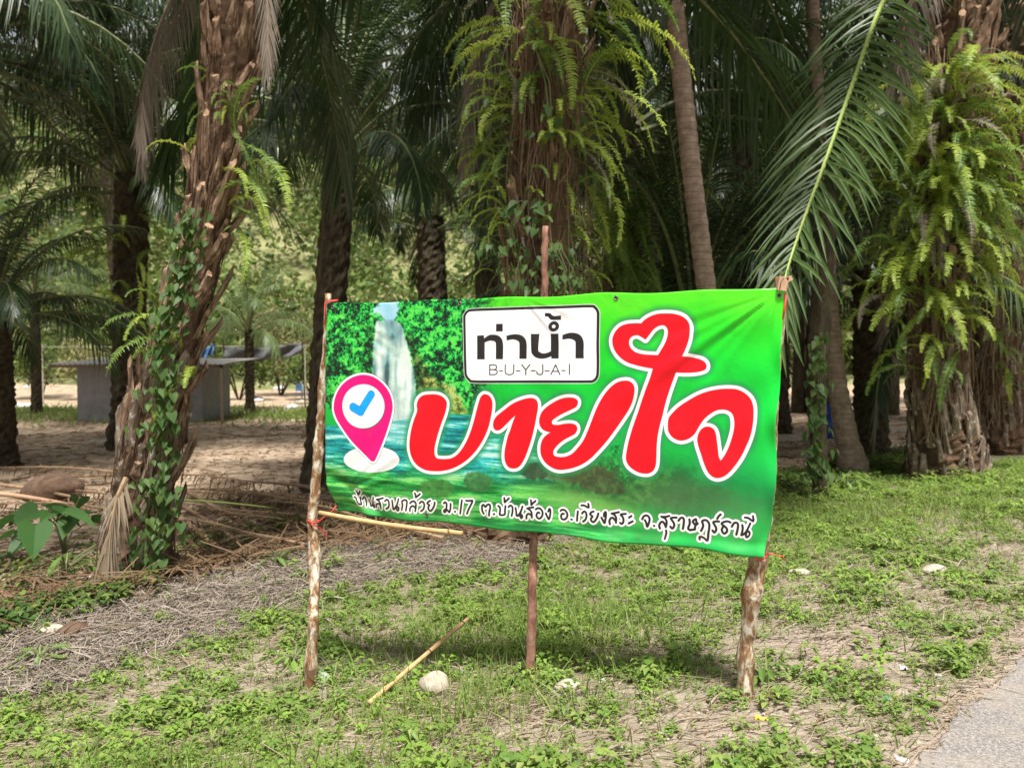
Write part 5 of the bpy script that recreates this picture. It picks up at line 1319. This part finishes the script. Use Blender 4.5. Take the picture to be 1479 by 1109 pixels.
# broad-leaved taro and other single plants
TL_ = heart_leaf('leaf', 'taro')
def broad(px, py, n, size, h, seed, label, mesh=None, lift=.25, dz=0):
    g0 = G(px, py); rr = random.Random(seed); root = empty('broadleaf_plant', g0, label, 'plant'); mb = MB()
    for i in range(n):
        a = i * 2.4 + rr.uniform(-.4, .4); rr_ = h * rr.uniform(.2, .9); z = h * rr.uniform(.5, 1.1)
        q = Vector((math.cos(a) * rr_, math.sin(a) * rr_, z)); mb.tube([(0, 0, 0), (q.x * .3, q.y * .3, z * .65), q], [.012, .009, .006], 5)
        put('leaf', mesh or TL_, root, q, (rr.gauss(0, .3), rr.uniform(-.1, .8), a + rr.gauss(0, .3)), size * rr.uniform(.7, 1.2))
    mb.obj('stem', M['rachis'], root); return root
broad(48, 810, 11, .34, .55, 1, 'big dark heart-leaved plant at the left edge in front of the boulder')
broad(92, 800, 8, .28, .5, 2, 'heart-leaved plant closer to the leaning trunk')
def lance(name, mat, n=4):
    mb = MB(); mb.add([(0, 0, 0), (.25, .14, .04), (.25, -.14, .04), (.25, 0, 0), (.65, .15, .02), (.65, -.15, .02), (.65, 0, -.03), (1, 0, -.12)], [(0, 3, 1), (0, 2, 3), (3, 6, 4, 1), (2, 5, 6, 3), (6, 7, 4), (5, 7, 6)])
    return mb.mesh(name, M[mat])
LW, LP = lance('leaf', 'weed'), lance('leaf', 'weed_pale')
broad(95, 838, 9, .26, .3, 3, 'long-leaved plant below the heart-leaved one', LW)
broad(425, 962, 12, .13, .10, 4, 'pale yellow-green broadleaf weed left of the left pole', LP)
broad(455, 985, 7, .09, .07, 5, 'dark rosette at the foot of the left pole', TL_)
broad(1000, 795, 8, .0001, .01, 6, 'tiny weed', LW) if False else None
broad(1100, 985, 12, .09, .10, 7, 'leafy weed right behind the foot of the right pole', LW)
broad(1222, 705, 9, .30, .22, 8, 'rosette of wide leaves under the thin mossy trunk', LW)
broad(58, 960, 10, .12, .12, 9, 'broad-leaved weed at the left edge of the verge', LW)
broad(400, 820, 12, .14, .16, 10, 'dark leafy weed on the dry litter, nearer the left pole', LW)
broad(345, 812, 12, .14, .14, 11, 'dark leafy weed on the dry litter, nearer the trunk', LW)

# dead leaves hanging at the foot of the leaning palm
mb = MB(); b0 = G(165, 835)
frond_on(mb, [P(*p) - b0 for p in [(182, 690, 6.5), (170, 715, 6.4), (160, 760, 6.35), (152, 800, 6.3), (148, 832, 6.3)]], .02, 60, .42, 3, bare=.0, wid=.022, sag=.3, droopy=.72, splay=.6)
tag(mb.obj('dead_frond', [M['straw'], M['rachis_dead']], loc=b0), 'tan dead frond drooping against the foot of the leaning trunk', 'palm frond')

# small litter on the verge
def scrap(p, w, mat, label, seed, cat='litter'):
    rr = random.Random(seed); V = []; n_ = 5
    for j in range(n_):
        for i in range(n_): V.append((w * (i / 4 - .5) + rr.gauss(0, w * .05), w * .7 * (j / 4 - .5) + rr.gauss(0, w * .05), abs(rr.gauss(.1, .12)) * w + .004))
    mb = MB(); mb.add(V, [(j * n_ + i, j * n_ + i + 1, (j + 1) * n_ + i + 1, (j + 1) * n_ + i) for j in range(4) for i in range(4)])
    o = mb.obj('litter_scrap', M[mat], None, loc=G(*p)); o.rotation_euler = (0, 0, rr.uniform(0, 3)); so_ = o.modifiers.new('thickness', 'SOLIDIFY'); so_.thickness = .0015
    return tag(o, label, cat)
for i, (p, w, mt, lab) in enumerate([((1352, 822), .13, 'grey_plastic', 'crumpled grey plastic lying on the flat stone on the right'), ((1305, 966), .045, 'white_plastic', 'white scrap of plastic in the bare patch near the road'),
    ((1355, 978), .05, 'clear_plastic', 'bluish clear scrap near the road edge'), ((1284, 1011), .05, 'blue_wrapper', 'small blue wrapper strip near the road edge'), ((1303, 1100), .045, 'white_plastic', 'white scrap at the bottom near the road'),
    ((998, 950), .04, 'white_plastic', 'white scrap left of the right pole'), ((1100, 1041), .055, 'yellow_petal', 'fallen yellow blossom in front of the right pole'), ((965, 985), .05, 'clear_plastic', 'glassy scrap between the middle and right poles'),
    ((1065, 960), .05, 'leaf_dry_brown', 'curled orange-brown dry leaf behind the right pole foot'), ((1110, 1007), .06, 'leaf_dry_brown', 'curled brown leaf just right of the right pole foot'), ((262, 1028), .06, 'leaf_dry_brown', 'curled brown leaf in the weeds on the left'),
    ((797, 1000), .05, 'clear_plastic', 'glassy scrap right of the middle pole foot'), ((870, 985), .0401, 'white_plastic', 'pale scrap in the weeds right of the middle pole'), ((163, 982), .02, 'white_plastic', 'tiny white speck in the weeds on the left'), ((960, 1060), .05, 'clear_plastic', 'shiny scrap low between the poles'),
    ((1205, 985), .05, 'grey_plastic', 'grey scrap right of the right pole'), ((845, 850), .03, 'white_plastic', 'small white scrap under the banner')]):
    scrap(p, w, mt, lab, i)
cap = G(1393, 1003); mb = MB(); mb.tube([(0, 0, 0), (0, 0, .018)], .016, 14); tag(mb.obj('bottle_cap', M['black_plastic'], loc=cap), 'black bottle cap beside the road edge', 'bottle cap')
dg = G(458, 992); mb = MB(); mb.tube([(0, 0, .0), (0, .006, .0)], [.042, .042], 20); o = mb.obj('clear_disc', M['clear_plastic'], loc=dg + Vector((0.03, .02, .035))); o.rotation_euler = (-.6, 0, .4); tag(o, 'cloudy round plastic lid leaning behind the foot of the left pole', 'disc')

# ------------------------------------------------------------------ ground cover
def sample(n, x0, x1, y0, y1, dens, rs, clump=None):
    out = []
    got = 0
    while got < n:
        x = rs.uniform(x0, x1, n * 2)
        y = y0 + (y1 - y0) * rs.rand(n * 2) ** 1.35
        ok = (np.abs(x) < y * .75 + .4) & (rs.rand(n * 2) < dens(x, y))
        out.append(np.stack([x[ok], y[ok]], 1)); got += ok.sum()
        if len(out) > 60: break
    return np.concatenate(out)[:n]
def weedd(x, y):
    g, m_, f_ = zones(x, y); cl = .5 + .5 * wob(x * 1.7 + 2, y * 1.7 + 5, 3.1)
    return np.clip(g * (.10 + 1.25 * cl ** 2.6), 0, 1) * (road_d(x, y) > .04)
def notroad(x, y): return (road_d(x, y) > .02) * 1.0

# broad-leaved weed plants: six shapes of whorled leaves, many small copies in one carpet
def weed_template(rs, n):
    V = []; Fs = []
    for i in range(n):
        a = rs.uniform(0, 6.28); r0 = rs.uniform(.0, .35); z = rs.uniform(.15, .9); L = rs.uniform(.3, .7); w = L * rs.uniform(.45, .75); dr = rs.uniform(-.1, .35)
        c, s = math.cos(a), math.sin(a); b = len(V)
        for (t, ww, dz) in ((0, 0, 0), (.45, 1, .12), (.45, -1, .12), (1, 0, -dr)):
            x = r0 + L * t; V.append((x * c - ww * w * .5 * s * 2 * .5, x * s + ww * w * .5 * c * 2 * .5, z + dz * L))
        V.append(((r0 + L * .45) * c, (r0 + L * .45) * s, z + .03 * L))
        Fs += [(b, b + 4, b + 1), (b, b + 2, b + 4), (b + 4, b + 3, b + 1), (b + 4, b + 2, b + 3)]
    return V, Fs
rs = np.random.RandomState(21); VV = []; FF = []; MI = []; off = 0
for q in range(10):
    TV, TF = weed_template(rs, rs.randint(9, 18))
    nq = 1950
    xy = sample(nq, -6, 9, 2.3, 13.5, weedd, rs); n_ = len(xy)
    z = height(xy[:, 0], xy[:, 1]); s = rs.uniform(.026, .074, n_) * rs.choice([.6, .8, 1.15], n_) * (1 + .35 * wob(xy[:, 0], xy[:, 1], 2.2)) * (1.25 if q < 2 else 1)
    s = s * np.interp(xy[:, 1], [2.4, 5, 12], [.85, 1.0, 1.5])
    v, f = scatter(TV, TF, np.stack([xy[:, 0], xy[:, 1], z], 1), rs.uniform(0, 6.28, n_), rs.normal(0, .15, n_), rs.normal(0, .15, n_), np.stack([s, s, s * rs.uniform(.6, 1.5, n_)], 1))
    VV.append(v); FF.append(f + off); off += len(v); MI.append(np.full(len(f), 1 if q in (1, 4, 7) else 0))
tag(put('weed_carpet', mesh_np('weed_carpet', np.concatenate(VV), np.concatenate(FF), [M['weed'], M['weed_pale']], False, np.concatenate(MI))), 'low broad-leaved green weeds carpeting the verge round the poles', 'weeds', kind='stuff')

def blades(name, n, dens, hgt, wid, mats, seed, x0, x1, y0, y1, lean=.5, label='', cat='grass', mi=None):
    rs = np.random.RandomState(seed); xy = sample(n, x0, x1, y0, y1, dens, rs); n_ = len(xy)
    TV = [(-.5, 0, 0), (.5, 0, 0), (-.4, .12, .45), (.4, .12, .45), (0, .5, 1.0)]
    s = hgt * rs.uniform(.4, 1.25, n_)
    v, _ = scatter(TV, [(0, 1, 2)], np.stack([xy[:, 0], xy[:, 1], height(xy[:, 0], xy[:, 1]) - .005], 1), rs.uniform(0, 6.28, n_), rs.normal(0, lean, n_), rs.normal(0, lean, n_), np.stack([np.full(n_, wid) * rs.uniform(.6, 1.3, n_), s * rs.uniform(.3, 1.3, n_), s], 1))
    T = np.array([(0, 1, 3), (0, 3, 2), (2, 3, 4)]); f = (T[None] + (np.arange(n_) * 5)[:, None, None]).reshape(-1, 3)
    return tag(put(name, mesh_np(name, v, f, [M[k_] for k_ in mats])), label, cat, kind='stuff')
def grassd(x, y):
    g, m_, f_ = zones(x, y); cl = .5 + .5 * wob(x * 1.3 + 9, y * 1.3 + 1, 1.6); return np.clip(g * (.05 + 1.2 * cl ** 3), 0, 1) * (road_d(x, y) > .03)
blades('grass_tufts', 22000, grassd, .10, .006, ['grass'], 31, -6, 10, 2.3, 14, .45, 'thin green grass standing among the weeds of the verge')
def grassl(x, y): return np.clip(np.exp(-(((x + 1.6) / .9) ** 2 + ((y - 2.75) / .35) ** 2)) + .9 * np.exp(-(((x - .1) / .8) ** 2 + ((y - 4.9) / .7) ** 2)) + .8 * np.exp(-(((x - 3.6) / 1.6) ** 2 + ((y - 8.5) / 1.0) ** 2)) + .9 * np.exp(-(((x + .25) / .35) ** 2 + ((y - 3.5) / .2) ** 2)), 0, 1)
blades('tall_grass', 8000, grassl, .20, .007, ['grass'], 32, -4, 8, 2.3, 12, .35, 'longer tufts of grass at the lower left and under the banner')

# straw, stalks and dry leaf litter
def strawd(x, y):
    g, m_, f_ = zones(x, y); return np.clip(.30 * (1 - g) + .10 + .5 * (wob(x + 4, y + 2, 2.0) > .25) * (x < .2), 0, 1) * (1 - f_) * (1 - m_ * .9) * (road_d(x, y) > -.02)
def mulchd(x, y):
    g, m_, f_ = zones(x, y); return np.clip(m_ + .02, 0, 1) * notroad(x, y)
def strips(name, n, dens, L, W, mats, seed, x0, x1, y0, y1, lift, label, flat=.12, dirn=None):
    rs = np.random.RandomState(seed); xy = sample(n, x0, x1, y0, y1, dens, rs); n_ = len(xy)
    TV = [(-.5, -.5, 0), (-.5, .5, 0), (0, -.5, .06), (0, .5, .06), (.5, -.3, 0), (.5, .3, 0)]
    l = L * rs.gamma(2.2, .45, n_).clip(.25, 3); yaw = rs.uniform(0, 6.28, n_) if dirn is None else rs.normal(dirn, .55, n_)
    v, _ = scatter(TV, [(0, 1, 2)], np.stack([xy[:, 0], xy[:, 1], height(xy[:, 0], xy[:, 1]) + rs.uniform(.003, lift, n_)], 1), yaw, rs.normal(0, flat, n_), rs.normal(0, .5, n_), np.stack([l, W * rs.uniform(.4, 1.5, n_), l], 1))
    T = np.array([(0, 2, 3), (0, 3, 1), (2, 4, 5), (2, 5, 3)]); f = (T[None] + (np.arange(n_) * 6)[:, None, None]).reshape(-1, 3)
    return tag(put(name, mesh_np(name, v, f, [M[k_] for k_ in mats])), label, 'litter', kind='stuff')
strips('straw', 30000, strawd, .10, .0045, ['straw'], 41, -6, 9, 2.2, 12, .02, 'pale dry straw scattered over the bare earth of the verge', dirn=.3)
strips('leaf_litter', 80000, mulchd, .11, .0055, ['mulch'], 42, -7, 6, 4.2, 12, .05, 'grey brown matted dry palm leaflets along the top of the bank', .2)
strips('ditch_debris', 16000, lambda x, y: np.clip(np.exp(-((road_d(x, y) - shoulder(x) - .9) / .7) ** 2), 0, 1) * (x < 3), .28, .014, ['debris'], 43, -9, 3, 5, 13, .16, 'brown dead leaflets filling the ditch behind the bank', .25)
def fieldd(x, y): g, m_, f_ = zones(x, y); return f_ * .6
strips('field_litter', 16000, fieldd, .22, .02, ['debris'], 44, -22, 16, 7, 30, .02, 'brown leaf bits lying on the bare ground of the plantation', .05)
def ditchw(x, y): return np.clip(np.exp(-((road_d(x, y) - shoulder(x) - .3) / .55) ** 2) * ((x < -3.0) * 1.0 + (x > 2.6) * .8) + .25 * np.exp(-((road_d(x, y) - shoulder(x) - 2.2) / .5) ** 2) * (x < 0), 0, 1)
TV, TF = weed_template(np.random.RandomState(3), 14); rs = np.random.RandomState(51)
xy = sample(2600, -8, 9, 5, 16, ditchw, rs); s = rs.uniform(.05, .15, len(xy))
v, f = scatter(TV, TF, np.stack([xy[:, 0], xy[:, 1], height(xy[:, 0], xy[:, 1])], 1), rs.uniform(0, 6.28, len(xy)), rs.normal(0, .2, len(xy)), rs.normal(0, .2, len(xy)), np.stack([s, s, s * 1.3], 1))
tag(put('ditch_weeds', mesh_np('ditch_weeds', v, f, [M['vine']])), 'leafy weeds along the back of the bank, coloured darker for the shade under the palms', 'weeds', kind='stuff')  # darker vine green puts the shade under the palms into the leaf colour
def farg(x, y): return np.clip(np.exp(-((y - 30) / 3.0) ** 2) * (.5 + .5 * wob(x, y, .5)), 0, 1)
blades('far_grass', 9000, farg, .22, .05, ['grass'], 33, -26, -4, 22, 38, .5, 'light green grass in the sunlit strip of the far field')

# gravel and clods on the bare earth
rs = np.random.RandomState(61)
xy = sample(5200, -5, 8, 2.2, 11, lambda x, y: np.clip((1 - zones(x, y)[0]) * .8 + .05, 0, 1) * (road_d(x, y) > -.08) * (zones(x, y)[2] < .5), rs); n_ = len(xy)
ic = [(0, 0, 1), (.9, 0, .1), (.3, .85, .0), (-.75, .5, .1), (-.7, -.5, 0), (.25, -.9, .1)]
s = .004 + .010 * rs.rand(n_) ** 3
v, f = scatter(ic, [(0, 1, 2), (0, 2, 3), (0, 3, 4), (0, 4, 5), (0, 5, 1)], np.stack([xy[:, 0], xy[:, 1], height(xy[:, 0], xy[:, 1])], 1), rs.uniform(0, 6.28, n_), rs.normal(0, .2, n_), rs.normal(0, .2, n_), np.stack([s * 1.2, s, s * .8], 1))
tag(put('gravel', mesh_np('gravel', v, f, [M['pebble']])), 'small stones and clods on the bare earth', 'gravel', kind='stuff')
# fallen leaves and broken frond pieces caught in the verge
TVb = [(-.5, 0, 0), (-.1, .28, .10), (.3, .22, .12), (.55, 0, .02), (.3, -.24, .06), (-.1, -.26, .13), (.05, 0, -.01)]
TFb = [(6, 0, 5), (6, 1, 0), (6, 2, 1), (6, 3, 2), (6, 4, 3), (6, 5, 4)]
rs = np.random.RandomState(71)
xy = sample(2600, -6, 9, 2.2, 13, lambda x, y: (road_d(x, y) > -.15) * (zones(x, y)[2] < .6) * .8, rs); n_ = len(xy); s = rs.uniform(.018, .06, n_)
v, f = scatter(TVb, TFb, np.stack([xy[:, 0], xy[:, 1], height(xy[:, 0], xy[:, 1]) + .006], 1), rs.uniform(0, 6.28, n_), rs.normal(0, .35, n_), rs.normal(0, .35, n_), np.stack([s, s * rs.uniform(.5, 1, n_), s], 1))
tag(put('fallen_leaves', mesh_np('fallen_leaves', v, f, [M['debris'], M['straw']], False, np.repeat((rs.rand(n_) > .72).astype(int), 6))), 'curled brown dead leaves lying in the weeds of the verge', 'dead leaves', kind='stuff')
strips('broken_frond_pieces', 900, lambda x, y: mulchd(x, y), .20, .012, ['straw'], 45, -6, 6, 2.4, 12, .06, 'broken bits of dry frond lying on the bank', .15)
# longer dry stalks lying about
for i, (p0, p1, lab) in enumerate([((0, 1048), (75, 1026), 'pale dry stalk at the left picture edge'), ((262, 935), (302, 890), 'thin pale stalk leaning in the weeds on the left'), ((252, 948), (280, 978), 'curved dry twig in the weeds on the left'),
    ((536, 955), (575, 915), 'thin dry stalk left of the fallen bamboo'), ((620, 1012), (662, 1006), 'short dry stalk lying just right of the rounded rock'), ((650, 958), (662, 925), 'pale dry stalk above the rounded rock'), ((666, 922), (692, 938), 'dry stalk right of the bamboo tip'),
    ((1215, 1045), (1250, 1030), 'dry stalk in the bare patch near the bottom right'), ((1340, 945), (1400, 950), 'dry stalk near the road edge')]):
    stick(p0, p1, .003, .004, lab, 'straw', (.008, .03), 'dry_stalk', 'dry stalks lying on the verge')
